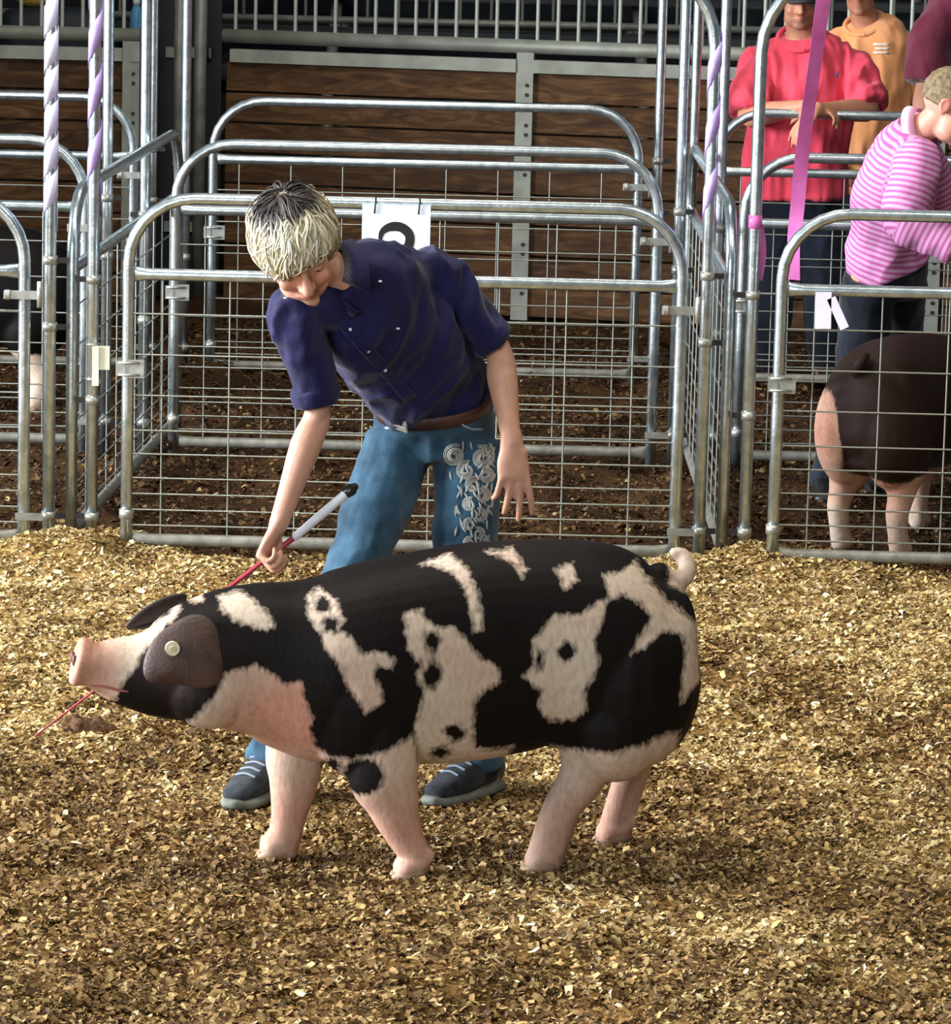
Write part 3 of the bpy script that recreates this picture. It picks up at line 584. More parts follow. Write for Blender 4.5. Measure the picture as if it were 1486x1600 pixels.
# a trampled clod left of the pig
m = MB(); rr = np.random.default_rng(8)
for k in range(16):
    a = rr.uniform(0, 6.28); d = rr.uniform(0, 0.055); m.ellipsoid((math.cos(a)*d*1.3, math.sin(a)*d, 0.012+rr.uniform(0, 0.025)), rr.uniform(0.016, 0.032, 3), None, 10, 7)
cm = remesh(m, 0.006, 2, name='clod'); V = get_co(cm); N_ = get_no(cm); set_co(cm, V+N_*(0.010*(vnoise(V[:, 0]*90, V[:, 1]*90, V[:, 2]*90)-0.5))[:, None])
o = link('bedding_clod', cm, mat('damp_clod', '#3f2816', '#6b4a28', rough=0.95, scale=60, bump=0.6)); o.location = (-1.01, 10.9, 0.0); o.location.z = float(gh(-1.01, 10.9)); tag(o, 'dark brown clod of damp bedding lying left of the spotted pig', 'clod')
# ------------------------------------------------------------------ pigs
from mathutils.bvhtree import BVHTree
def poly_sd(P, poly):
    """signed distance to a polygon (positive inside), vectorised"""
    poly = np.asarray(poly); n = len(poly); d = np.full(len(P), 1e9); inside = np.zeros(len(P), bool)
    for i in range(n):
        a = poly[i]; b = poly[(i+1) % n]; e = b-a; w = P-a
        tt = np.clip((w@e)/(e@e+1e-12), 0, 1); d = np.minimum(d, np.linalg.norm(w-tt[:, None]*e, axis=1))
        c = (a[1] > P[:, 1]) != (b[1] > P[:, 1])
        xi = (b[0]-a[0])*(P[:, 1]-a[1])/(b[1]-a[1]+1e-12)+a[0]
        inside ^= c & (P[:, 0] < xi)
    return np.where(inside, d, -d)
def coat_mat():
    m = bpy.data.materials.new('pig_coat'); m.use_nodes = True; N = m.node_tree.nodes; L = m.node_tree.links
    b = N['Principled BSDF']; b.inputs['Roughness'].default_value = 0.6; b.inputs['Specular IOR Level'].default_value = 0.12
    a = N.new('ShaderNodeAttribute'); a.attribute_name = 'coat'; sp = N.new('ShaderNodeSeparateColor'); L.new(a.outputs['Color'], sp.inputs[0])
    tc = N.new('ShaderNodeTexCoord')
    mp = N.new('ShaderNodeMapping'); mp.inputs['Scale'].default_value = (1.0, 1.0, 0.45); mp.inputs['Rotation'].default_value = (0, 0.5, 0); L.new(tc.outputs['Object'], mp.inputs[0])
    n = N.new('ShaderNodeTexNoise'); n.inputs['Scale'].default_value = 95; n.inputs['Detail'].default_value = 4; L.new(mp.outputs[0], n.inputs['Vector'])
    n2 = N.new('ShaderNodeTexNoise'); n2.inputs['Scale'].default_value = 22; n2.inputs['Detail'].default_value = 3; L.new(tc.outputs['Object'], n2.inputs['Vector'])
    def math_(op, x, y):
        k = N.new('ShaderNodeMath'); k.operation = op
        for i, q in enumerate((x, y)):
            if hasattr(q, 'links'): L.new(q, k.inputs[i])
            else: k.inputs[i].default_value = q
        return k.outputs[0]
    d1 = math_('MULTIPLY', math_('SUBTRACT', n.outputs['Fac'], 0.5), 0.34)
    d2 = math_('MULTIPLY', math_('SUBTRACT', n2.outputs['Fac'], 0.5), 0.26)
    f = math_('ADD', math_('ADD', sp.outputs[0], d1), d2)
    r = N.new('ShaderNodeValToRGB'); r.color_ramp.elements[0].position = 0.40; r.color_ramp.elements[1].position = 0.62; L.new(f, r.inputs[0])
    # skin / white hair tone
    mx = N.new('ShaderNodeMix'); mx.data_type = 'RGBA'; L.new(sp.outputs[1], mx.inputs['Factor'])
    mx.inputs['A'].default_value = lin('#c6b7a5'); mx.inputs['B'].default_value = lin('#ba8874')
    hv = N.new('ShaderNodeMix'); hv.data_type = 'RGBA'; hv.blend_type = 'MULTIPLY'; hv.inputs['Factor'].default_value = 0.5
    rr = N.new('ShaderNodeValToRGB'); rr.color_ramp.elements[0].color = (0.62, 0.55, 0.46, 1); rr.color_ramp.elements[1].color = (1, 1, 1, 1); rr.color_ramp.elements[0].position = 0.3; rr.color_ramp.elements[1].position = 0.62
    L.new(n.outputs['Fac'], rr.inputs[0]); L.new(mx.outputs['Result'], hv.inputs['A']); L.new(rr.outputs[0], hv.inputs['B'])
    bk = N.new('ShaderNodeMix'); bk.data_type = 'RGBA'; L.new(sp.outputs[2], bk.inputs['Factor'])
    bk.inputs['A'].default_value = lin('#060505'); bk.inputs['B'].default_value = lin('#33241f')
    fin = N.new('ShaderNodeMix'); fin.data_type = 'RGBA'; L.new(r.outputs[0], fin.inputs['Factor']); L.new(bk.outputs['Result'], fin.inputs['A']); L.new(hv.outputs['Result'], fin.inputs['B'])
    L.new(fin.outputs['Result'], b.inputs['Base Color'])
    bp = N.new('ShaderNodeBump'); bp.inputs['Strength'].default_value = 0.25; bp.inputs['Distance'].default_value = 0.004
    L.new(n.outputs['Fac'], bp.inputs['Height']); L.new(bp.outputs[0], b.inputs['Normal'])
    return m
M_COAT = coat_mat()
M_HOOF = mat('hoof_horn', '#8a6d54', '#a1826a', rough=0.55, scale=30)
M_EAR_BROWN = mat('brown_ear_skin', '#3a2823', '#523a33', rough=0.6, scale=18, bump=0.2, bscale=120)
M_EAR_BLACK = mat('dark_ear_skin', '#211617', '#332323', rough=0.6, scale=18, bump=0.2, bscale=120)
M_PINKSKIN = mat('pink_nose_skin', '#cf9790', '#dba9a2', rough=0.45, scale=20)
STAND_LEGS = dict(nearF=[(-0.25, -0.115, 0.40, 0.09), (-0.25, -0.12, 0.30, 0.08), (-0.25, -0.12, 0.22, 0.06), (-0.25, -0.12, 0.14, 0.044), (-0.245, -0.12, 0.08, 0.040), (-0.255, -0.12, 0.03, 0.044)],
                  nearH=[(0.33, -0.11, 0.42, 0.105), (0.33, -0.115, 0.32, 0.085), (0.36, -0.12, 0.22, 0.056), (0.38, -0.12, 0.17, 0.050), (0.37, -0.12, 0.10, 0.042), (0.345, -0.12, 0.03, 0.046)])
for k in ('F', 'H'): STAND_LEGS['far'+k] = [(u, -v, z, r) for u, v, z, r in STAND_LEGS['near'+k]]

def ear_mesh(outline, vbase, bulge, thick, flip=1):
    o = np.array(outline); c = o.mean(0); V = []; F = []; n = len(o)
    zt, zb = o[:, 1].max(), o[:, 1].min()
    for s, b in ((1.0, 0.0), (0.8, 0.55), (0.5, 0.9), (0.2, 1.0)):
        q = c+(o-c)*s
        h = (zt-q[:, 1])/(zt-zb)
        v = vbase(h) + bulge*b
        for k in range(n):
            V.append((q[k, 0] + v[k]*(0.19+0.1*q[k, 0]), v[k], q[k, 1] - 0.215*v[k]))
    for r in range(3):
        for k in range(n): j = (k+1) % n; F.append((r*n+k, r*n+j, (r+1)*n+j, (r+1)*n+k))
    F.append(tuple(3*n+k for k in range(n)))
    m = MB(); m.add(V, F); return m
def pig(label, loc, yaw, coat, legs, voxel=0.006, scale=1.0, ears='full', name='pig'):
    root = thing(name, label, 'pig', loc); root.rotation_euler = (0, 0, yaw); root.scale = (scale,)*3
    mb = MB()
    B = np.array(PIG_BODY)
    P = np.stack([B[:, 0], 0*B[:, 0], B[:, 1]], 1); R = np.stack([B[:, 3], B[:, 2]], 1)
    k = len(B)
    body = slice(0, 19); head = slice(15, k)
    mb.tube(P[body], R[body], segs=36, sides=(0, 1, 0), sub=4, cap='flat', power=2.35)
    mb.tube(P[head], R[head], segs=32, sides=(0, 1, 0), sub=4, cap='flat', power=2.2)
    # snout disc, chin, cheeks, hams, shoulders
    mb.tube([(-0.905, 0, 0.503), (-0.917, 0, 0.506), (-0.932, 0, 0.509), (-0.94, 0, 0.511)], [(0.05, 0.046), (0.056, 0.057), (0.058, 0.059), (0.05, 0.051)], segs=32, sides=(0, 1, 0), cap='flat')
    mb.tube([(-0.76, 0, 0.42), (-0.83, 0, 0.432), (-0.875, 0, 0.448)], [(0.055, 0.035), (0.045, 0.028), (0.034, 0.02)], segs=20, sides=(0, 1, 0), sub=3, cap='round')
    for s in (-1, 1):
        mb.ellipsoid((0.37, s*0.095, 0.46), (0.165, 0.115, 0.215)); mb.ellipsoid((0.33, s*0.105, 0.36), (0.12, 0.095, 0.14))
        mb.ellipsoid((-0.27, s*0.105, 0.43), (0.15, 0.095, 0.19)); mb.ellipsoid((-0.63, s*0.075, 0.445), (0.10, 0.07, 0.085))
        mb.ellipsoid((-0.735, s*0.068, 0.515), (0.05, 0.03, 0.028)); mb.ellipsoid((-0.69, s*0.06, 0.56), (0.05, 0.04, 0.04))
    for nm, L in legs.items():
        L = np.array(L); zmin = L[-1, 2]
        pts = L[:, :3].copy(); pts[:, 2] += (0.028-zmin)*np.linspace(0, 1, len(L))
        rad = np.stack([np.maximum(L[:, 3]*0.82, 0.036), L[:, 3]], 1)
        top = np.array([[pts[0, 0], pts[0, 1]*0.75, pts[0, 2]+0.08]])
        mb.tube(np.vstack([top, pts]), np.vstack([rad[:1]*1.0, rad]), segs=22, sides=(0, 1, 0), sub=3, cap='round')
        f = pts[-1]
        mb.tube([(f[0]+0.012, f[1], 0.045), (f[0]-0.02, f[1], 0.03)], [(0.04, 0.032), (0.042, 0.028)], segs=16, sides=(0, 1, 0), cap='round')
        for s in (-1, 1): mb.ellipsoid((f[0]+0.036, f[1]+s*0.022, 0.062), (0.013, 0.011, 0.018))
    T = np.array(PIG_TAIL); TP = np.stack([T[:, 0], np.array([0, 0, 0, .015, .03, .03]), T[:, 1]], 1)
    mb.tube(TP, [0.034, 0.028, 0.024, 0.022, 0.02, 0.015], segs=12, sub=4, cap='round')
    me = remesh(mb, voxel, 6, name='pig_body')
    V = get_co(me); me.update()
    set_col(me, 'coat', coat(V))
    link('body', me, M_COAT, root)
    # ears
    def eo(o, m, s=None):
        x = m.build('ear', o, root); sb = x.modifiers.new('t', 'SOLIDIFY'); sb.thickness = 0.010; sb.offset = 0
        su = x.modifiers.new('s', 'SUBSURF'); su.levels = 2; su.render_levels = 2; return x
    em = ear_mesh(PIG_EAR, lambda h: -0.098-0.040*h, -0.022, 0.01)
    near = eo(M_EAR_BROWN if ears == 'full' else M_EAR_BLACK, em)
    if ears == 'full':
        fo = np.array(PIG_FEAR); fe = ear_mesh(fo, lambda h: 0.085+0.03*h, 0.018, 0.01)
    else:
        o2 = np.array(PIG_EAR); fe = ear_mesh(PIG_EAR, lambda h: -0.098-0.04*h, -0.022, 0.01)
        for a in fe.v: a[:, 1] *= -1
    eo(M_EAR_BLACK, fe)
    if ears == 'full':
        u, z = PIG_TAG; m = MB(); vv = -0.152
        c = np.array([u+vv*(0.19+0.1*u), vv, z-0.215*vv])
        m.tube([c+np.array([0, 0.008, 0]), c+np.array([0, -0.003, 0])], 0.0165, segs=20); sharp(m.build('ear_tag', mat('ear_tag_plastic', '#e0d8bc', rough=0.6), near))
        m = MB(); m.tube([c+np.array([0, 0, 0]), c+np.array([0, -0.007, 0])], 0.007, segs=14); sharp(m.build('tag_stud', mat('tag_stud_plastic', '#cfc6a8', rough=0.5), near))
    for s in (-1, 1):
        m = MB(); m.ellipsoid((-0.941, s*0.02, 0.515), (0.006, 0.010, 0.014)); m.build('nostril', mat('nostril_dark', '#5a2f2c', rough=0.6), root)
        m = MB(); m.tube([(-0.905, s*0.036, 0.462), (-0.87, s*0.05, 0.458), (-0.83, s*0.06, 0.450), (-0.79, s*0.068, 0.452)], 0.0035, segs=8, sub=4); m.build('mouth_line', mat('mouth_pink', '#8a4a45', rough=0.5), root)
        m = MB(); m.ellipsoid((-0.752, s*0.088, 0.508), (0.012, 0.008, 0.009)); m.build('eye', mat('pig_eye', '#120c0a', rough=0.15), root)
    for nm, L in legs.items():
        f = np.array(L[-1][:3])
        m = MB()
        for s in (-1, 1): m.tube([(f[0]+0.005, f[1]+s*0.019, 0.022), (f[0]-0.025, f[1]+s*0.017, 0.016), (f[0]-0.044, f[1]+s*0.013, 0.010)], [(0.021, 0.022), (0.02, 0.018), (0.011, 0.009)], segs=12, sides=(0, 1, 0), cap='round', sub=2)
        m.build('hoof', M_HOOF, root)
    return root

def spotted_coat(V):
    u, v, z = V.T
    up_ = u - v*(0.19+0.1*u); zp = z + 0.215*v
    near = v < 0.12
    # on the far side and over the back the patches run on
    up2 = np.where(near, up_, u); zp2 = np.where(near, zp, zp)
    Q = np.stack([up2, zp2], 1)
    W = np.full(len(V), -1.0)
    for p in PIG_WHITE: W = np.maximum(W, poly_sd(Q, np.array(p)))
    for a, b, rx, rz in PIG_SPOTS:
        d = (1-np.sqrt(((Q[:, 0]-a)/rx)**2+((Q[:, 1]-b)/rz)**2))*min(rx, rz)
        W = np.minimum(W, -d)
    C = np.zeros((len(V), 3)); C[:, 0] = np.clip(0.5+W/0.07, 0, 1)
    C[:, 0] = np.where(u < -0.86, 1.0, C[:, 0]); C[:, 0] = np.where((u > 0.545) & (z > 0.60), 0.95, C[:, 0])
    pink = np.zeros(len(V))
    pink += 1.0*np.exp(-((u+0.45)/0.14)**2-((z-0.40)/0.11)**2) + 0.8*sstep(-0.8, -0.9, u) + 0.55*sstep(0.3, 0.12, z) + 0.9*((u > 0.545) & (z > 0.6))
    pink += 0.5*(vnoise(u*9, v*9, z*9)-0.5) + 0.12
    C[:, 1] = np.clip(pink, 0, 1)
    C[:, 2] = np.clip(0.7*np.exp(-((u+0.70)/0.09)**2-((z-0.52)/0.07)**2) + 0.25*sstep(0.3, 0.26, z)*(np.abs(u-0.05) < 0.2) + 0.10, 0, 1)
    return C
def dark_coat(V):
    u, v, z = V.T; C = np.zeros((len(V), 3))
    W = 0.30-z + 0.05*(vnoise(u*12, v*12, z*12)-0.5)
    patch = 0.10-np.sqrt((u-0.50)**2*0.8+((v+0.12)/0.75)**2+((z-0.42)/1.9)**2)
    W = np.maximum(W, patch)
    C[:, 0] = np.clip(0.5+W/0.06, 0, 1); C[:, 1] = np.clip(0.75+0.6*(vnoise(u*9, v*9, z*9)-0.5)-0.5*sstep(0.3, 0.1, z), 0, 1); C[:, 2] = 0.65
    return C
def belted_coat(V):
    u, v, z = V.T; C = np.zeros((len(V), 3))
    W = np.maximum(0.26-z, 0.07-np.abs(u+0.2)) + 0.02*(vnoise(u*14, v*14, z*14)-0.5)
    C[:, 0] = np.clip(0.5+W/0.06, 0, 1); C[:, 1] = 0.25; C[:, 2] = 0.05
    return C
PYAW = math.atan(0.19)
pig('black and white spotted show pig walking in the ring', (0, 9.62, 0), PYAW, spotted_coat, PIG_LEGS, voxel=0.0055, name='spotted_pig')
pig('dark brown-black pig with pink hind legs seen from behind in the right pen', (1.515, 14.09, 0), math.atan2(-0.83, -0.55), dark_coat, STAND_LEGS, voxel=0.009, scale=0.93, ears='sym', name='dark_pig')
pig('black pig with pale legs in the far left pen', (-2.12, 16.55, 0), 0.1, belted_coat, STAND_LEGS, voxel=0.010, scale=0.95, ears='sym', name='black_pig')
# ------------------------------------------------------------------ people
A3 = lambda *v: np.array(v, float)
def skin_mat(name, base):
    m = attr_mat(name, 'skin', rough=0.5, spec=0.35, bump=0.08, bscale=140)
    b = m.node_tree.nodes['Principled BSDF']; b.inputs['Subsurface Weight'].default_value = 0.08; b.inputs['Subsurface Radius'].default_value = (0.02, 0.008, 0.005)
    return m
M_SKIN = skin_mat('skin', None)
def add_head(mb, c, F, U, s, jaw=1.0, lids=0.0045):
    Rr = np.cross(F, U); AX = np.array([Rr, F, U])
    def L(p): return c + s*(np.asarray(p, float) @ AX)
    mb.ellipsoid(L((0, -0.014, 0.03)), np.array((0.076, 0.097, 0.09))*s, AX, 24, 16)
    mb.ellipsoid(L((0, 0.032, -0.03)), np.array((0.062, 0.058, 0.085))*s, AX)
    mb.ellipsoid(L((0, 0.035, -0.075)), np.array((0.056*jaw, 0.05, 0.04))*s, AX)
    mb.ellipsoid(L((0, 0.072, -0.10)), np.array((0.026*jaw, 0.02, 0.018))*s, AX)
    mb.tube([L((0, 0.084, 0.012)), L((0, 0.1, -0.012)), L((0, 0.112, -0.036))], np.array([0.008, 0.010, 0.0135])*s, segs=10, cap='round', sub=2)
    for sg in (-1, 1):
        mb.ellipsoid(L((sg*0.012, 0.098, -0.040)), np.array((0.009, 0.010, 0.008))*s, AX, 10, 8)
        mb.ellipsoid(L((sg*0.036, 0.072, -0.035)), np.array((0.022, 0.016, 0.02))*s, AX, 12, 8)
        mb.tube([L((sg*0.010, 0.088, 0.020)), L((sg*0.032, 0.086, 0.024)), L((sg*0.052, 0.070, 0.018))], 0.0085*s, segs=8, cap='round', sub=2)
        mb.ellipsoid(L((sg*0.077, -0.008, -0.008)), np.array((0.008, 0.020, 0.031))*s, AX, 14, 10)
        mb.tube([L((sg*0.08, 0.004, 0.012)), L((sg*0.086, -0.012, 0.022)), L((sg*0.088, -0.026, 0.006)), L((sg*0.084, -0.016, -0.024)), L((sg*0.078, 0.0, -0.034))], 0.0045*s, segs=8, cap='round', sub=3)
        mb.tube([L((sg*0.016, 0.0845, 0.006)), L((sg*0.032, 0.085, 0.008)), L((sg*0.046, 0.076, 0.003))], 0.0045*s, segs=8, cap='round', sub=2)
    if lids:
        for sg in (-1, 1): mb.ellipsoid(L((sg*0.031, 0.0805, lids)), np.array((0.0145, 0.0125, 0.009))*s, AX, 12, 8)
    mb.tube([L((-0.023, 0.081, -0.068)), L((0, 0.0935, -0.061)), L((0.023, 0.081, -0.068))], np.array([0.003, 0.006, 0.003])*s, segs=8, cap='round', sub=4)
    mb.tube([L((-0.02, 0.082, -0.073)), L((0, 0.0925, -0.072)), L((0.02, 0.082, -0.073))], np.array([0.003, 0.0065, 0.003])*s, segs=8, cap='round', sub=4)
    return L, AX
def add_hand(mb, wr, d, n, side, curl=(20, 25, 20), s=1.0, spread=0.10, curls=None, thumb=(0.55, 0.75, 0.25)):
    """d: fingers' direction, n: palm normal, side: +1/-1 puts the thumb on +/- lateral"""
    d = vnorm(d); n = vnorm(n - d*np.dot(n, d)); l = np.cross(d, n)
    mb.tube([wr-d*0.02, wr+d*0.015, wr+d*0.045, wr+d*0.082], np.array([(0.024, 0.019), (0.028, 0.018), (0.036, 0.016), (0.037, 0.013)])*s, segs=16, sides=l, cap='round', sub=2)
    lens = ((0.036, 0.024, 0.02), (0.042, 0.028, 0.021), (0.040, 0.026, 0.02), (0.031, 0.02, 0.018))
    tips = []
    for i in range(4):
        off = side*(0.0285-0.019*i); fd = vnorm(d + l*side*spread*(1.5-i))
        p = wr + d*(0.085-0.004*abs(i-1))*s + l*off*s; pts = [p - fd*0.02*s, p]; ang = 0
        cu = curl if curls is None else curls[i]
        for k in range(3):
            ang += math.radians(cu[k]); q = fd*math.cos(ang) + n*math.sin(ang); p = p + q*lens[i][k]*s; pts.append(p)
        mb.tube(pts, np.array([0.009, 0.0092, 0.0085, 0.0078, 0.0066])*s*(0.88 if i == 3 else 1), segs=10, cap='round', sub=2)
        tips.append((pts[-1], vnorm(pts[-1]-pts[-2]), n))
    a, b, c = thumb; td = vnorm(d*a + l*side*b + n*c); p = wr + d*0.022*s + l*side*0.022*s
    td2 = vnorm(td + d*0.5 + n*0.15)
    mb.tube([p, p+td*0.035*s, p+td*0.035*s+td2*0.03*s, p+td*0.035*s+td2*0.055*s], np.array([0.014, 0.0115, 0.010, 0.0078])*s, segs=10, cap='round', sub=2)
    return tips

def lerp(a, b, t): return np.asarray(a)*(1-t)+np.asarray(b)*t
def wrinkle(me, amp, freq, seed=0.0, axis=None, fade=None):
    V0 = get_co(me); N = get_no(me); V = V0
    f = np.asarray(freq, float)
    if axis is not None:      # folds run along the given axis
        az = vnorm(axis); ax_ = vnorm(np.cross(A3(0, 1, 0.1), az)); ay = np.cross(az, ax_); V = V0 @ np.stack([ax_, ay, az], 1)
        V = V + 0.05*(np.stack([vnoise(V[:, 0]*6+k*5, V[:, 1]*6, V[:, 2]*6) for k in range(3)], 1)-0.5)
    h = vnoise(V[:, 0]*f[0]+seed, V[:, 1]*f[1], V[:, 2]*f[2]) - 0.5
    h2 = vnoise(V[:, 0]*f[0]*2.3+7, V[:, 1]*f[1]*2.3+seed, V[:, 2]*f[2]*2.3) - 0.5
    r = 1-np.abs(2*h)                           # ridged: soft folds
    k_ = 1.0 if fade is None else sstep(0.05, 0.17, np.linalg.norm(V0-fade, axis=1))
    set_co(me, V0 + N*(k_*((r-0.5)*amp + h2*amp*0.6))[:, None])
    return me

def person(label, J, sp):
    J = {k: np.array(v, float) for k, v in J.items()}
    s = sp.get('s', 1.0); vx = sp.get('voxel', 0.007)
    base = A3(J['pelvis'][0], J['pelvis'][1], 0.0)
    root = thing('person', label, 'person', tuple(base))
    F = vnorm(sp['F']); U = vnorm(np.asarray(sp['U'], float) - F*np.dot(sp['U'], F)); hs = sp.get('hs', 1.0)
    pside = vnorm(J['hipL']-J['hipR']); cside = vnorm(J['shL']-J['shR'])
    sides = [pside, lerp(pside, cside, 0.3), lerp(pside, cside, 0.75), cside, cside]
    spine = [J['pelvis'], J['waist'], J['chest'], J['upper'], J['neck']]
    fat = sp.get('fat', 1.0)
    TR = np.array([(0.150, 0.105), (0.132*fat, 0.095*fat), (0.150, 0.108*(0.5+0.5*fat)), (0.135, 0.088), (0.062, 0.058)])*s
    # ---- one continuous body
    mb = MB()
    Lh, AX = add_head(mb, J['head'], F, U, hs, sp.get('jaw', 1.0), sp.get('lids', 0.0055))
    mb.tube([J['neck']-0.3*(J['neck']-J['upper']), J['neck'], lerp(J['neck'], Lh((0, -0.02, -0.06)), 0.6), Lh((0, -0.015, -0.03))], np.array([0.062, 0.056, 0.052, 0.05])*s*sp.get('neck', 1.0), segs=18, sub=2, cap='round')
    mb.tube(spine, TR*0.9, segs=26, sides=sides, sub=4, cap='round', power=2.3)
    mb.tube([J['shR'], J['upper'], J['shL']], 0.05*s, segs=14, sub=3, cap='round')
    arms = {}
    for S in 'RL':
        a, e, w_ = J['sh'+S], J['el'+S], J['wr'+S]
        pts = [a, lerp(a, e, 0.5), e, lerp(e, w_, 0.3), lerp(e, w_, 0.7), w_]; rad = np.array([0.050, 0.044, 0.038, 0.041, 0.031, 0.025])*s*sp.get('arm', 1.0)
        arms[S] = (pts, rad)
        mb.tube(pts, rad*np.array([0.86, 0.84 if sp.get('sleeve', 0.6) > 0.5 else 1, 0.9 if sp.get('sleeve', 0.6) > 0.85 else 1, 1, 1, 1]), segs=16, sub=3, cap='round')
        if 'hand'+S in sp:
            h = sp['hand'+S]; add_hand(mb, w_, *h[:3], **h[3])
        else: add_hand(mb, w_, w_-e, A3(0, -0.3, -1) if abs(vnorm(w_-e)[2]) < 0.7 else A3(1, 0, 0)*(1 if S == 'R' else -1), 1 if S == 'R' else -1, s=s)
    legs = {}
    for S in 'RL':
        a, k, an = J['hip'+S], J['kn'+S], J['an'+S]
        pts = [a, lerp(a, k, 0.45), k, lerp(k, an, 0.3), lerp(k, an, 0.75), an]; rad = np.array([0.086, 0.078, 0.057, 0.058, 0.042, 0.038])*s*sp.get('leg', 1.0)
        legs[S] = (pts, rad); mb.tube(pts, rad*0.9, segs=16, sub=3, cap='round')
        td = J['to'+S]-an if 'to'+S in J else A3(0.1 if S == 'L' else -0.1, -1, 0)*0.2
        td[2] = 0; td = vnorm(td); J['td'+S] = td
        mb.tube([A3(an[0], an[1], 0.045)-td*0.03, A3(an[0], an[1], 0.04)+td*0.08, A3(an[0], an[1], 0.035)+td*0.15], np.array([0.035, 0.036, 0.028])*s, segs=14, sub=2, cap='round')
    me = remesh(mb, vx, sp.get('smooth', 3), origin=base, name='body')
    V = get_co(me)+base; rel = ((V-J['head'])/hs) @ AX.T
    sk = L3(sp['skin']); C = np.tile(sk, (len(V), 1))
    pk = L3(sp.get('flush', '#c07a64'))
    def mixin(mask, colr, k): 
        nonlocal C
        mm = (np.clip(mask, 0, 1)*k)[:, None]; C = C*(1-mm)+np.asarray(colr)*mm
    g = lambda c, r: np.exp(-((rel-np.array(c))**2/np.array(r)**2).sum(1))
    mixin(g((0.04, 0.08, -0.035), (0.025, 0.03, 0.025))+g((-0.04, 0.08, -0.035), (0.025, 0.03, 0.025))+g((0, 0.11, -0.035), (0.02, 0.03, 0.02)), pk, 0.45)
    mixin(g((0, 0.09, -0.067), (0.024, 0.03, 0.010)), L3('#a85a52'), 0.6)
    mixin(g((0.085, -0.01, 0), (0.012, 0.03, 0.04))+g((-0.085, -0.01, 0), (0.012, 0.03, 0.04)), pk, 0.6)
    if sp.get('stubble'):
        jawm = g((0, 0.085, -0.098), (0.034, 0.04, 0.022)) + 0.7*g((0.036, 0.075, -0.072), (0.012, 0.03, 0.02)) + 0.7*g((-0.036, 0.075, -0.072), (0.012, 0.03, 0.02)) + 0.35*sstep(-0.03, -0.08, rel[:, 2])*sstep(-0.02, 0.02, rel[:, 1])*sstep(-0.16, -0.13, rel[:, 2])
        jawm = jawm*(1-0.9*g((0, 0.09, -0.067), (0.02, 0.04, 0.008))); mixin(jawm + g((0, 0.1, -0.052), (0.028, 0.03, 0.006)), L3('#4e382c'), 0.55)
    C = C*(0.92+0.16*vnoise(V[:, 0]*40, V[:, 1]*40, V[:, 2]*40))[:, None]
    set_col(me, 'skin', C)
    body = link('body', me, M_SKIN, root)
    # ---- eyes and brows
    for sg in (-1, 1):
        m = MB(); m.ellipsoid(Lh((sg*0.031, 0.079, -0.0005)), np.array((0.0115, 0.011, 0.0075))*hs, AX, 14, 10); ey = m.build('eye', mat('eye_white', '#cfc6be', rough=0.2), root, base)
        m = MB(); m.ellipsoid(Lh((sg*0.031, 0.0865, -0.003)), np.array((0.0055, 0.0045, 0.0045))*hs, AX, 12, 8); m.build('iris', mat('eye_iris', '#1d130c', rough=0.15), ey, base)
        m = MB(); m.tube([Lh((sg*0.013, 0.0965, 0.023)), Lh((sg*0.032, 0.0945, 0.029)), Lh((sg*0.052, 0.0785, 0.023))], np.array([(0.003, 0.004), (0.003, 0.004), (0.002, 0.002)])*hs, segs=8, sub=3, cap='round'); m.build('eyebrow', mat('brow_hair', '#4a3524', rough=0.8), root, base)
    # ---- shirt
    mb = MB(); inf = sp.get('loose', 0.012)
    st = sp.get('shirt_from', 0.55)      # 0 = pelvis, 1 = waist
    p0 = lerp(J['pelvis'], J['waist'], st)
    srad = TR + inf; srad[4] = srad[4]*1.02
    tsp = [p0] + spine[1:]; tr = [lerp(TR[0], TR[1], st)*1.0+inf*sp.get('hemloose', 1.0)] + list(srad[1:])
    if st >= 0.99: tsp, tr = tsp[1:], tr[1:]
    mb.tube(tsp, np.array(tr), segs=30, sides=(sides if st < 0.99 else sides[1:]), sub=4, cap='flat', power=2.3)
    mb.tube([J['shR'], J['upper'], J['shL']], np.array([0.052, 0.062, 0.052])*s+inf, segs=16, sub=3, cap='round')
    sl = sp.get('sleeve', 0.6); cuffs = {}
    for S in 'RL':
        a, e, w_ = J['sh'+S], J['el'+S], J['wr'+S]; lo = sp.get('sleeve_loose', 0.016)
        up_end = min(sl, 1.0)
        pts = [a, lerp(a, e, up_end*0.5), lerp(a, e, up_end)]; rad = [0.056*s+inf, 0.048*s+lo, 0.044*s+lo*sp.get('cuffloose', 1.0)]
        if sl > 1.0:
            pts[-1] = e; rad[-1] = 0.044*s+lo
            pts += [lerp(e, w_, (sl-1)*0.5), lerp(e, w_, sl-1)]; rad += [0.042*s+lo*0.8, 0.034*s+lo*0.7]
        mb.tube(pts, np.array(rad)*sp.get('arm', 1.0), segs=18, sub=3, cap='flat'); cuffs[S] = (pts[-1], vnorm(pts[-1]-pts[-2]), rad[-1]*sp.get('arm', 1.0))
    me = remesh(mb, sp.get('cvoxel', vx), 4, origin=base, name='shirt')
    wrinkle(me, sp.get('wr_amp', 0.012), sp.get('wr_freq', (14, 14, 7)), 3.1, J['neck']-J['pelvis'] if sp.get('fold_axis') is None else sp['fold_axis'], J['neck']-base)
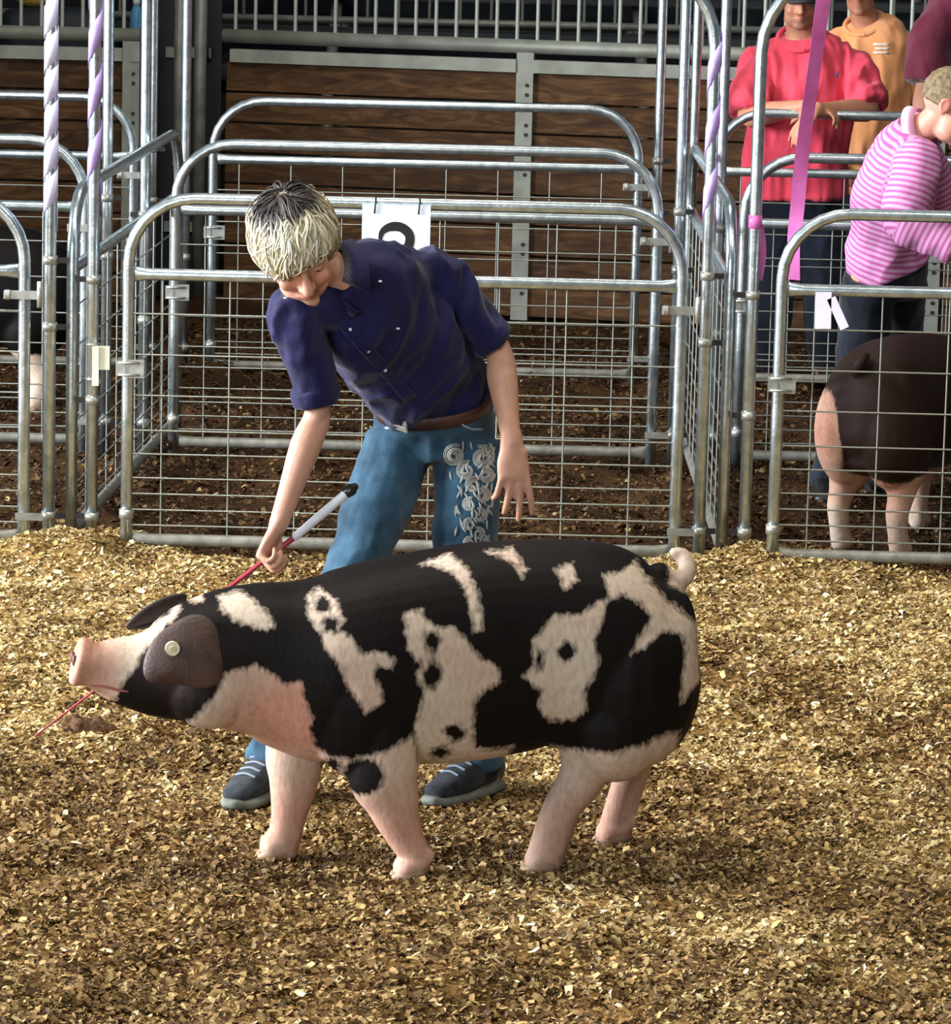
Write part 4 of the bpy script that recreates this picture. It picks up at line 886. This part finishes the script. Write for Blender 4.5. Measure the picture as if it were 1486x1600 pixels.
    if 'stripe' in sp:
        V = get_co(me)+base; ax = vnorm(J['neck']-J['waist']); sv = (V-J['waist'])@ax; best = np.full(len(V), 1e9)
        for i in range(len(spine)-1):
            best = np.minimum(best, seg_d(V, spine[i], spine[i+1])-0.10*s)
        for S in 'RL':
            for a, b, o in ((J['sh'+S], J['el'+S], 0.0), (J['el'+S], J['wr'+S], np.linalg.norm(J['el'+S]-J['sh'+S]))):
                d = seg_d(V, a, b)-0.03; cv = o + (V-a)@vnorm(b-a); m_ = d < best; sv = np.where(m_, cv, sv); best = np.minimum(best, d)
        at = me.attributes.new('axis', 'FLOAT', 'POINT'); at.data.foreach_set('value', sv.astype(np.float32))
    shirt = link('shirt', me, sp['shirt'], root)
    if 'cuff_mat' in sp:
        for S in 'RL':
            c, d, r = cuffs[S]; m = MB(); m.tube([c-d*0.035, c-d*0.03, c+d*0.003, c+d*0.008], [r*1.02, r*1.10, r*1.12, r*1.0], segs=20, cap='flat', sub=2); cm = remesh(m, 0.005, 2, origin=base, name='rolled_cuff'); wrinkle(cm, 0.006, (22, 22, 22)); link('rolled_cuff', cm, sp['cuff_mat'], shirt)
    # collar band
    if sp.get('collar'):
        nd = vnorm(Lh((0, -0.02, -0.06))-J['neck']); fwd = vnorm(F - nd*np.dot(F, nd)); fwd = vnorm(sp.get('Fbody', fwd) - nd*np.dot(sp.get('Fbody', fwd), nd)); sd = np.cross(fwd, nd); m = MB(); V = []; Fc = []
        n = 26; w0 = 0.30
        for i in range(n+1):
            a = w0 + (2*math.pi-2*w0)*i/n; drop = 0.02*(1+math.cos(a))
            dirv = fwd*math.cos(a)+sd*math.sin(a); c0 = J['neck'] + nd*(0.012-drop)*s
            V += [c0+dirv*0.072*s, c0+nd*0.028*s+dirv*0.068*s, c0+nd*(-0.006-0.03*max(0, math.cos(a)))*s+dirv*(0.092+0.012*max(0, math.cos(a)))*s]
        for i in range(n):
            for k in (0, 1): Fc.append((3*i+k, 3*i+k+1, 3*i+4+k, 3*i+3+k))
        m.add(V, Fc); co = m.build('collar', sp['shirt'] if 'stripe' not in sp else sp['collar_mat'], shirt, base); co.modifiers.new('t', 'SOLIDIFY').thickness = 0.004
        if 'stripe' in sp: pass
    elif sp.get('neckband'):
        nd = vnorm(Lh((0, -0.02, -0.06))-J['neck']); m = MB(); sd = np.cross(F, nd); sd = vnorm(sd); fwd = np.cross(nd, sd)
        ringp = [J['neck'] + nd*(-0.006-0.024*math.cos(a))*s + (fwd*math.cos(a)*0.084+sd*math.sin(a)*0.082)*s for a in np.linspace(0, 2*math.pi, 28)]
        m.tube(ringp, 0.011*s, segs=8, cap=None); m.build('neckband', sp['shirt'], shirt, base)
    # ---- trousers
    mb = MB(); li = 0.012
    hipc = (J['hipR']+J['hipL'])/2
    wtop = lerp(J['pelvis'], J['waist'], sp.get('rise', 0.62))
    mb.tube([hipc-A3(0, 0, 0.05)*s, J['pelvis'], wtop], np.array([(0.150, 0.108), (0.160, 0.118), (lerp(TR[0], TR[1], 0.62)[0]/s+0.012, lerp(TR[0], TR[1], 0.62)[1]/s+0.012)])*s, segs=28, sides=pside, sub=3, cap='flat', power=2.3)
    for S in 'RL':
        pts, rad = legs[S]; pts = list(pts); an = pts[-1]
        pts[-1] = A3(an[0], an[1], max(an[2], 0.075)); r2 = np.array(rad)+np.array([0.012, 0.014, 0.018, 0.014, 0.020, 0.028])
        mb.tube(pts, r2, segs=20, sub=3, cap='flat')
    me = remesh(mb, sp.get('cvoxel', vx), 4, origin=base, name='trousers'); wrinkle(me, sp.get('twr', 0.009), (16, 16, 9), 9.7)
    tr_o = link(sp.get('trouser_name', 'jeans'), me, sp['trousers'], root)
    # ---- shoes
    for S in 'RL':
        an = J['an'+S]; td = J['td'+S]; sdv = A3(-td[1], td[0], 0); c = A3(an[0], an[1], 0)
        k = sp.get('shoe', 1.0)
        m = MB(); m.tube([c-td*0.055*k+A3(0, 0, 0.055), c-td*0.03*k+A3(0, 0, 0.065), c+td*0.05*k+A3(0, 0, 0.062), c+td*0.12*k+A3(0, 0, 0.05), c+td*0.19*k+A3(0, 0, 0.04)], np.array([(0.030, 0.036), (0.038, 0.045), (0.044, 0.042), (0.048, 0.032), (0.036, 0.02)])*k, segs=20, sides=sdv, sub=4, cap='round', power=2.4)
        m.tube([c+A3(0, 0, 0.05), c+A3(0, 0, 0.115)], [0.046, 0.044], segs=18)
        sm = remesh(m, 0.006, 3, origin=base, name='shoe'); sh = link('shoe', sm, sp['shoe_mat'], root)
        m = MB(); m.tube([c-td*0.06*k+A3(0, 0, 0.014), c-td*0.02*k+A3(0, 0, 0.014), c+td*0.10*k+A3(0, 0, 0.014), c+td*0.17*k+A3(0, 0, 0.016), c+td*0.215*k+A3(0, 0, 0.022)], np.array([(0.034, 0.016), (0.042, 0.016), (0.052, 0.016), (0.048, 0.015), (0.025, 0.012)])*k, segs=18, sides=sdv, sub=3, cap='round', power=3.2); m.build('sole', sp['sole_mat'], sh, base)
        if sp.get('laces'):
            for i in range(4):
                q = c+td*(0.05+0.028*i)*k+A3(0, 0, 0.104-0.009*i); m = MB(); m.tube([q-sdv*0.026, q+A3(0, 0, 0.006), q+sdv*0.026], 0.0035, segs=6, sub=3, cap='round'); m.build('lace', mat('lace_cord', '#7d8a98', rough=0.7), sh, base)
    return root, dict(J=J, base=base, Lh=Lh, AX=AX, F=F, U=U, hs=hs, shirt=shirt, trousers=tr_o, TR=TR, sides=sides, pside=pside, body=body)
def seg_d(V, a, b):
    e = b-a; tt = np.clip(((V-a)@e)/(e@e), 0, 1); return np.linalg.norm(V-a-tt[:, None]*e, axis=1)

def short_hair(R, color, name='hair', thick=0.014, low=-0.02):
    """close-cropped hair: shell over the skull, back and sides"""
    I = R[1]; Lh, hs = I['Lh'], I['hs']; V = []; F = []; n1, n2 = 30, 20
    for i in range(n2+1):
        th = math.pi*0.66*i/n2
        for j in range(n1):
            ph = 2*math.pi*j/n1; x, y, z = math.sin(th)*math.cos(ph), math.sin(th)*math.sin(ph), math.cos(th)
            k = 1.0
            lim = 0.50*math.pi if y > 0.2 else 0.66*math.pi
            t2 = th*lim/(0.66*math.pi); x, y, z = math.sin(t2)*math.cos(ph), math.sin(t2)*math.sin(ph), math.cos(t2)
            e = thick*(1-0.75*(i/n2)**2) + 0.002*math.sin(ph*17+th*23)
            V.append(Lh((x*(0.076+e), -0.016+y*(0.097+e), 0.032+z*(0.09+e))))
    for i in range(n2):
        for j in range(n1): k = (j+1) % n1; F.append((i*n1+j, (i+1)*n1+j, (i+1)*n1+k, i*n1+k))
    m = MB(); m.add(V, F); o = m.build(name, color, R[0], I['base']); o.modifiers.new('t', 'SOLIDIFY').thickness = 0.004
    return o

# ---- cloth materials
def cloth(name, c1, c2, scale=10, bump=0.25, rough=0.85, fine=300, sheen=0.15, spec=0.2):
    return mat(name, c1, c2, rough=rough, scale=scale, bump=bump, bscale=fine, sheen=sheen, spec=spec)
M_NAVY = cloth('navy_blue_shirt', '#100f38', '#171648', scale=6, rough=0.7)
M_DENIM = cloth('blue_denim', '#1a3142', '#3c5f75', scale=9, rough=0.9)
M_DKDEN = cloth('dark_denim', '#0f141c', '#182130', scale=9)
M_CORAL = cloth('coral_cotton', '#d23f54', '#dc4a5e', scale=7)
M_ORNG = cloth('orange_cotton', '#dd9560', '#e6a470', scale=7)
M_MAROON = cloth('maroon_cotton', '#4a1224', '#58182c', scale=7)
M_SHOE = cloth('dark_trainer_fabric', '#15171c', '#30353c', scale=30, bump=0.3, fine=200)
M_SOLE = mat('grey_rubber_sole', '#565a52', '#7b8076', rough=0.7, scale=20)
M_BOOT = mat('black_boot_leather', '#0b0b0c', '#17171a', rough=0.45, scale=14, bump=0.15)
M_BELT = mat('brown_leather', '#2c1711', '#4a281c', rough=0.5, scale=24, bump=0.3)
M_HAIR_BR = mat('cropped_brown_hair', '#5a4a36', '#8a7858', rough=0.7, scale=60, bump=0.6, bscale=220)

# ---- the boy
TB = JOINTS['boy']
B_F = vnorm(A3(0.24, -0.80, -0.56)); B_U = vnorm(A3(-0.14, -0.52, 0.84))
boy = person('boy in a dark blue shirt and embroidered jeans bending behind the spotted pig', {k: v for k, v in TB.items() if k[:4] not in ('whip', 'b1', 'buck') and k not in ('haR', 'haL')}, dict(
    F=B_F, U=B_U, s=0.95, hs=1.1, lids=0.0022, voxel=0.0048, smooth=3, skin='#c99880', flush='#c57c68', shirt=M_NAVY, cuff_mat=M_NAVY, loose=0.012, sleeve=0.9, sleeve_loose=0.010, wr_amp=0.026, fold_axis=A3(0.25, 0, 1), wr_freq=(17, 17, 5), cvoxel=0.006,
    shirt_from=0.6, hemloose=0.5, collar=True, Fbody=vnorm(A3(-0.45, -0.85, -0.2)), trousers=M_DENIM, rise=0.8, twr=0.012, shoe_mat=M_SHOE, sole_mat=M_SOLE, laces=True, leg=0.92,
    handR=(vnorm(A3(*TB['haR'])-A3(*TB['wrR'])), A3(0.85, -0.35, -0.3), -1, dict(curls=((58, 72, 40), (66, 80, 45), (72, 85, 50), (76, 88, 50)), s=1.0, thumb=(0.9, 0.25, 0.5))),
    handL=(vnorm(A3(*TB['haL'])-A3(*TB['wrL'])), A3(-0.25, 0.95, 0), 1, dict(s=1.15, curls=((10, 14, 10), (14, 16, 10), (20, 22, 14), (30, 30, 20)), spread=0.14, thumb=(0.75, -0.2, 0.6)))))
BR, BI = boy
base = BI['base']; Lh = BI['Lh']; J = BI['J']
# belt with buckle
def ring_at(c, side, axis, rx, ry, n=40):
    ax = vnorm(axis); sd = vnorm(side-ax*np.dot(side, ax)); ot = np.cross(ax, sd)
    out = []
    for a in np.linspace(0, 2*math.pi, n):
        ca, sa = math.cos(a), math.sin(a); ca = math.copysign(abs(ca)**(2/2.3), ca); sa = math.copysign(abs(sa)**(2/2.3), sa)
        out.append(c+sd*ca*rx+ot*sa*ry)
    return np.array(out), ax
tt = 0.78; cB = lerp(J['pelvis'], J['waist'], tt); rB = lerp(BI['TR'][0], BI['TR'][1], tt)
bp_, bax = ring_at(cB, BI['pside'], J['waist']-J['pelvis'], rB[0]+0.017, rB[1]+0.017)
m = MB(); V = []; Fc = []
for q in bp_:
    o = vnorm(q-cB)
    V += [q-bax*0.018, q-bax*0.018+o*0.005, q+bax*0.018+o*0.005, q+bax*0.018]
nb = len(bp_)
for i in range(nb-1):
    for k in range(4): Fc.append((4*i+k, 4*i+(k+1) % 4, 4*(i+1)+(k+1) % 4, 4*(i+1)+k))
m.add(V, Fc); belt = m.build('belt', M_BELT, BR, base)
ib = int(np.argmin([np.dot(q-cB, A3(-0.25, -1, 0)) * -1 for q in bp_])); q = bp_[ib]; o = vnorm(q-cB); sd = np.cross(bax, o)
m = MB(); m.box(q+o*0.008, (0.036, 0.006, 0.034), [sd, o, bax]); m.tube([q+o*0.016-sd*0.02, q+o*0.016+sd*0.02], 0.003, segs=6); m.build('buckle', M_ZINC, belt, base, smooth=False)

def bvh_of(o, base):
    me = o.data; V = get_co(me)+base
    return BVHTree.FromPolygons([Vector(v) for v in V], [tuple(p.vertices) for p in me.polygons])
bj = bvh_of(BI['trousers'], base); bs = bvh_of(BI['shirt'], base)
def surf(bv, p, d, off=0.002):
    h = bv.ray_cast(Vector(p)-Vector(d)*0.6, Vector(d), 1.5)
    if h[0] is None: return None
    return np.array(h[0]) + np.array(h[1])*off
# silver embroidery scrolls on the left thigh
emb = MB(); dY = A3(0, 1, -0.1); hl, kl = J['hipL'], J['knL']
def put(curve, r):
    pts = [surf(bj, c, vnorm(dY)) for c in curve]; pts = [p for p in pts if p is not None and p[1] < hl[1]+0.02]
    if len(pts) > 2 and (np.isscalar(r) or len(r) == len(pts)): emb.tube(pts, r, segs=6, cap='round')
er = np.random.default_rng(4)
def at_thigh(a, b):   # a: along hip->knee 0..1, b: across in metres
    c = lerp(hl, kl, a); return c + A3(b, 0, 0)
for a, b, R0, turns, sg in ((0.07, -0.035, 0.030, 2.2, 1), (0.08, 0.035, 0.032, 2.2, -1), (0.17, -0.005, 0.026, 1.8, 1), (0.20, 0.045, 0.022, 1.7, -1), (0.26, 0.015, 0.022, 1.7, 1), (0.33, 0.04, 0.021, 1.6, -1), (0.39, 0.008, 0.02, 1.6, 1), (0.46, 0.036, 0.02, 1.6, -1), (0.52, 0.01, 0.018, 1.5, 1), (0.58, 0.034, 0.018, 1.5, -1), (0.64, 0.012, 0.017, 1.5, 1), (0.70, 0.032, 0.016, 1.4, -1), (0.77, 0.014, 0.016, 1.4, 1), (0.83, 0.03, 0.014, 1.4, -1)):
    for rr in (1.0, 0.84, 0.66):
        put([at_thigh(a, b)+rr*R0*(1-0.78*q)*A3(sg*math.cos(q*turns*2*math.pi+1.2), 0, math.sin(q*turns*2*math.pi+1.2)) for q in np.linspace(0, 1, 40)], 0.0017)
for i in range(120):
    a = er.uniform(0.0, 0.88); b = er.uniform(-0.06, 0.065)*(1-0.55*a)+0.016*a+0.008; an = er.uniform(0, math.pi); ln = er.uniform(0.010, 0.018)
    c = at_thigh(a, b); put([c+A3(math.cos(an)*q*ln, 0, math.sin(an)*q*ln)+A3(0, 0, 0.006*math.sin(q*3)) for q in np.linspace(-0.5, 0.5, 6)], [0.0008, 0.0022, 0.003, 0.003, 0.002, 0.0008])
eo_ = emb.build('embroidery', mat('silver_grey_thread', '#8d8f88', '#aeb0a8', rough=0.6, scale=60), BI['trousers'], base)
# pocket seams, fly
for S, sg in (('R', -1), ('L', 1)):
    m = MB(); c = lerp(J['pelvis'], J['hip'+S], 0.7)
    pts = [surf(bj, c+A3(sg*x, 0, z), vnorm(dY), 0.001) for x, z in ((-0.01, 0.075), (0.0, 0.05), (0.03, 0.032), (0.06, 0.03))]
    pts = [p for p in pts if p is not None]
    if len(pts) > 2: m.tube(pts, 0.003, segs=6, sub=3); m.build('pocket_seam', mat('pale_thread', '#8fa3ad', rough=0.7), BI['trousers'], base)
# snap buttons on the placket and chest
m0 = MB(); btn = mat('pearl_snap', '#cfd2dc', rough=0.25)
pl0, pl1 = A3(-0.335, 10.0, 1.25), A3(-0.165, 10.2, 1.03)
for tq in (0.12, 0.38, 0.62, 0.86):
    p = surf(bs, lerp(pl0, pl1, tq), vnorm(dY), 0.001)
    if p is not None:
        m = MB(); m.ellipsoid(p, (0.0048, 0.0028, 0.0045), None, 12, 8); m.build('snap_button', btn, BI['shirt'], base)
for x, z in ((-0.47, 1.29), (-0.20, 1.22), (-0.245, 1.335)):
    p = surf(bs, A3(x, 10.1, z), vnorm(dY), 0.001)
    if p is not None:
        m = MB(); m.ellipsoid(p, (0.0055, 0.0028, 0.003), None, 12, 8); m.build('snap_button', btn, BI['shirt'], base)
# placket strip
pts = [surf(bs, lerp(pl0, pl1, q), vnorm(dY), 0.001) for q in np.linspace(0, 1, 12)]; pts = [p for p in pts if p is not None]
if len(pts) > 3:
    m = MB(); m.tube(pts, [(0.017, 0.003)]*len(pts), segs=10, sides=A3(1, 0, 0.6)); m.build('placket', M_NAVY, BI['shirt'], base)

# hair: dark roots at the whorl, bleached locks
def boy_hair():
    r = np.random.default_rng(21); mb = MB(); cols = []
    C0 = np.array([0, -0.014, 0.03]); RA = np.array([0.079, 0.1, 0.093])
    wh = vnorm(A3(0.10, -0.30, 0.95)); blond = np.array([L3(h) for h in ('#d2caae', '#ded7c2', '#beb592', '#e6e1d0', '#a89e80', '#cbc5b0')]); dark = L3('#2b2322')
    n = 4200
    for i in range(n):
        while True:
            d = vnorm(r.normal(size=3))
            face = d[1] > 0.25 and d[2] < (0.42 if d[0] < 0.15 else 0.2)
            side = abs(d[0]) > 0.55 and d[2] < -0.25
            if d[2] > -0.42 and not face and not side: break
        tang = d - wh*np.dot(d, wh); away = vnorm(d*np.dot(d, wh) - wh) ; away = vnorm(away - d*np.dot(away, d))
        swirl = np.cross(d, away)
        fl = vnorm(away + swirl*0.35 + r.normal(0, 0.22, 3) + (A3(0.75, 0, 0) if d[1] > 0.1 else 0)); fl = vnorm(fl-d*np.dot(fl, d))
        front = max(0, d[1])*(0.6+0.4*max(0, d[2])) ; ln = (0.07 + 0.06*r.random() + 0.03*front)*(0.62 if (d[0] < 0.2 and d[1] > 0.3) else 1.0)
        pts = []; k = 7; ang = 0; p = d.copy()
        lift = 0.003 + 0.020*r.random(); tip = r.random()**1.5
        if i % 14 == 0: fl = vnorm(fl + r.normal(0, 0.22, 3)); fl = vnorm(fl-d*np.dot(fl, d)); lift += 0.010
        for q in range(k):
            tq = q/(k-1); a = tq*ln/0.09; pp = d*math.cos(a)+fl*math.sin(a)
            wob = 0.007*math.sin(tq*5+2.6*math.sin(d[0]*9+d[1]*7)+0.5*r.random())
            e = lift*(0.3+1.5*tq*(1.15-tq)) + (0.014*front*tq)
            pos = C0 + pp*(RA+e) + np.cross(d, fl)*wob
            pos[2] = max(pos[2], -0.075)
            if pos[1] > 0.03:
                zl = 0.045 if pos[0] < 0.0 else (0.045-0.9*pos[0]); pos[2] = max(pos[2], zl-0.030*tip)
            pts.append(Lh(pos))
        w0 = 0.0016+0.0022*r.random()
        before = mb.n
        mb.tube(pts, [(w0*0.7, 0.0012), (w0, 0.0015), (w0, 0.0015), (w0, 0.0015), (w0*0.85, 0.0013), (w0*0.6, 0.001), (w0*0.15, 0.0005)], segs=4, sides=np.cross(pts[1]-pts[0], pts[0]-Lh(C0)))
        cnt = mb.n-before; tv = np.repeat(np.linspace(0, 1, k), cnt//k)
        bc = blond[r.integers(0, 6)]; near = np.exp(-((1-np.dot(d, wh))/0.16)**2)
        rootlen = 0.02 + 0.62*near
        mix = np.clip((tv-rootlen)/0.22+0.3*(near < 0.25)*1.0, 0, 1)[:, None]
        cols.append(dark*(1-mix)+bc*mix)
    me = mb.mesh('hair', base); set_col(me, 'hair', np.vstack(cols))
    hm = attr_mat('bleached_hair', 'hair', rough=0.45, spec=0.4)
    link('hair', me, hm, BR)
    # scalp under the locks
    V = []; F = []; n1, n2 = 28, 14
    for a in range(n2+1):
        th = math.pi*0.58*a/n2
        for b in range(n1):
            ph = 2*math.pi*b/n1; lim = 0.80 if math.sin(ph) > 0.3 else 1.0
            x, y, z = math.sin(th*lim)*math.cos(ph), math.sin(th*lim)*math.sin(ph), math.cos(th*lim)
            V.append(Lh(C0+np.array([x, y, z])*(RA+0.002)))
    for a in range(n2):
        for b in range(n1): c = (b+1) % n1; F.append((a*n1+b, (a+1)*n1+b, (a+1)*n1+c, a*n1+c))
    m = MB(); m.add(V, F); m.build('hair_base', mat('hair_base', '#8a7d62', '#a89a78', rough=0.6, scale=40), BR, base)
boy_hair()

# the show whip in his right hand
wa, wb, wg = A3(*TB['whipA']), A3(*TB['whipB']), A3(*TB['whipG']); wd = vnorm(wb-wa)
W = thing('show_whip', 'thin red show whip with a white grip held in the boy’s hand'.replace('’', "'"), 'whip', tuple(wa))
m = MB(); m.tube([wa, lerp(wa, wg, 0.5), wg], [0.0115, 0.0115, 0.010], segs=14, cap='round'); m.build('grip', mat('white_grip', '#d9dce2', '#e8eaee', rough=0.4, scale=8), W, wa)
m = MB(); m.tube([wa-wd*0.018, wa-wd*0.012, wa-wd*0.002, wa+wd*0.004], [0.010, 0.015, 0.015, 0.0135], segs=14, cap='round'); m.build('end_cap', mat('dark_cap', '#22201e', '#3a3836', rough=0.3, metal=0.5, scale=30), W, wa)
m = MB(); m.tube([wg-wd*0.005, lerp(wg, wb, 0.12), lerp(wg, wb, 0.5), wb], [0.0075, 0.0062, 0.004, 0.0025], segs=10, cap='round'); m.build('shaft', mat('red_shaft', '#8e1c30', '#a82a3c', rough=0.4, scale=20), W, wa)

# ---- people behind
man = person('man in a coral shirt and dark cap leaning his arms on the rear gate', JOINTS['man'], dict(
    F=(0.02, -1, -0.12), U=(0, -0.1, 1), s=1.22, hs=1.05, fat=1.22, voxel=0.008, skin='#bd8468', stubble=True, jaw=1.15, neck=0.95, shirt=M_CORAL, loose=0.020, sleeve=0.92, sleeve_loose=0.024, cuffloose=1.2, wr_amp=0.034, wr_freq=(17, 17, 3.5), shirt_from=0.3, hemloose=1.6, neckband=True, trousers=M_DKDEN, shoe_mat=M_BOOT, sole_mat=M_BOOT,
    handR=(A3(1, -0.1, -0.15), A3(0, 0.1, -1), 1, dict(curl=(30, 40, 25), s=1.1)), handL=(A3(-0.62, -0.2, -0.78), A3(0.5, 0.6, -0.5), -1, dict(curl=(15, 20, 12), s=1.1))))
MI = man[1]
m = MB(); LhM = MI['Lh']; V = []; Fc = []; n1, n2 = 28, 10
for i in range(n2+1):
    th = math.pi*0.5*i/n2
    for j in range(n1):
        ph = 2*math.pi*j/n1; V.append(LhM((0.088*math.sin(th)*math.cos(ph), -0.014+0.108*math.sin(th)*math.sin(ph), 0.024+0.105*math.cos(th))))
for i in range(n2):
    for j in range(n1): k = (j+1) % n1; Fc.append((i*n1+j, (i+1)*n1+j, (i+1)*n1+k, i*n1+k))
m.add(V, Fc); cap = m.build('cap', mat('charcoal_cap', '#1e2022', '#2c2e30', rough=0.8, scale=20, bump=0.2), man[0], MI['base']); cap.modifiers.new('t', 'SOLIDIFY').thickness = 0.004
m = MB(); V = []; Fc = []
for i in range(13):
    x = -0.075+0.15*i/12; q = x/0.075; V += [LhM((x, 0.085-0.05*q*q*0.9, 0.026-0.006*q*q)), LhM((x, 0.165-0.075*q*q, 0.014-0.018*q*q))]
for i in range(12): Fc.append((2*i, 2*i+2, 2*i+3, 2*i+1))
m.add(V, Fc); br = m.build('brim', mat('charcoal_cap', '#1e2022'), cap, MI['base']); br.modifiers.new('t', 'SOLIDIFY').thickness = 0.005
# tiny embroidered mark on the chest
bsh = bvh_of(MI['shirt'], MI['base']); p = surf(bsh, A3(*JOINTS['man']['chest'])+A3(0.12, 0, 0.10), A3(0, 1, 0), 0.001)
if p is not None:
    m = MB(); m.ellipsoid(p, (0.008, 0.002, 0.012), None, 8, 6); m.ellipsoid(p+A3(0.006, 0, 0.014), (0.004, 0.002, 0.006), None, 8, 6); m.build('chest_mark', mat('blue_thread', '#6a5a8a', rough=0.7), MI['shirt'], MI['base'])
orange = person('man in an orange t-shirt standing behind the coral-shirted man', JOINTS['orange'], dict(
    F=(-0.15, -1, -0.05), U=(0, 0, 1), s=1.1, hs=1.02, fat=1.12, voxel=0.009, skin='#b27b60', shirt=M_ORNG, loose=0.022, sleeve=0.9, sleeve_loose=0.034, wr_amp=0.024, wr_freq=(15, 15, 4.5), shirt_from=-0.1, hemloose=1.5, neckband=True, trousers=M_DKDEN, shoe_mat=M_BOOT, sole_mat=M_BOOT))
short_hair(orange, M_HAIR_BR)
OI = orange[1]; bsh = bvh_of(OI['shirt'], OI['base']); m = MB(); ok = 0
for i, (dx, dz, wd_) in enumerate(((0.0, 0.018, 0.07), (0.004, 0.0, 0.06), (0.0, -0.018, 0.07))):
    pts = [surf(bsh, A3(*JOINTS['orange']['chest'])+A3(0.025+dx+wd_*q, 0, 0.135+dz), A3(0, 1, 0), 0.002) for q in np.linspace(-0.5, 0.5, 5)]
    if all(p is not None for p in pts): m.tube(pts, [(0.006, 0.0015)]*5, segs=6, sides=A3(0, 0, 1)); ok = 1
if ok: m.build('chest_print', mat('white_print', '#e8d8c4', rough=0.7), OI['shirt'], OI['base'])
maroon = person('person in a maroon shirt at the upper right edge, one bare arm hanging', JOINTS['maroon'], dict(
    F=(0.9, -0.4, -0.3), U=(0.2, 0, 1), s=1.2, hs=1.03, fat=1.15, voxel=0.010, skin='#8f6450', shirt=M_MAROON, loose=0.024, sleeve=0.95, sleeve_loose=0.04, wr_amp=0.02, wr_freq=(11, 11, 6), shirt_from=0.0, neckband=True, trousers=M_DKDEN, shoe_mat=M_BOOT, sole_mat=M_BOOT))
short_hair(maroon, M_HAIR_BR)
def stripe_mat():
    m = bpy.data.materials.new('pink_striped_cotton'); m.use_nodes = True; N = m.node_tree.nodes; L = m.node_tree.links
    b = N['Principled BSDF']; b.inputs['Roughness'].default_value = 0.8; b.inputs['Specular IOR Level'].default_value = 0.2
    a = N.new('ShaderNodeAttribute'); a.attribute_name = 'axis'
    k = N.new('ShaderNodeMath'); k.operation = 'MULTIPLY'; k.inputs[1].default_value = 2*math.pi/0.0205; L.new(a.outputs['Fac'], k.inputs[0])
    s_ = N.new('ShaderNodeMath'); s_.operation = 'SINE'; L.new(k.outputs[0], s_.inputs[0])
    r = N.new('ShaderNodeValToRGB'); r.color_ramp.elements[0].position = 0.25; r.color_ramp.elements[1].position = 0.62
    r.color_ramp.elements[0].color = lin('#ad5892'); r.color_ramp.elements[1].color = lin('#c594ba')
    mr = N.new('ShaderNodeMapRange'); mr.inputs['From Min'].default_value = -1; mr.inputs['From Max'].default_value = 1; L.new(s_.outputs[0], mr.inputs[0])
    L.new(mr.outputs[0], r.inputs[0]); L.new(r.outputs[0], b.inputs['Base Color'])
    return m
kid = person('boy in a pink striped shirt bending over the dark pig', JOINTS['striped'], dict(
    F=(0.86, -0.25, -0.45), U=(0.42, 0, 0.9), s=1.0, hs=1.0, fat=1.1, voxel=0.007, skin='#c98f7c', flush='#cf7a74', shirt=stripe_mat(), stripe=True, loose=0.022, sleeve=1.9, sleeve_loose=0.03, wr_amp=0.016, wr_freq=(11, 11, 8), shirt_from=0.2, hemloose=1.3, collar=True, collar_mat=cloth('pink_collar', '#e6a8d4', '#efbcdf'), trousers=M_DKDEN, shoe_mat=M_BOOT, sole_mat=M_BOOT, shoe=1.1))
short_hair(kid, M_HAIR_BR)
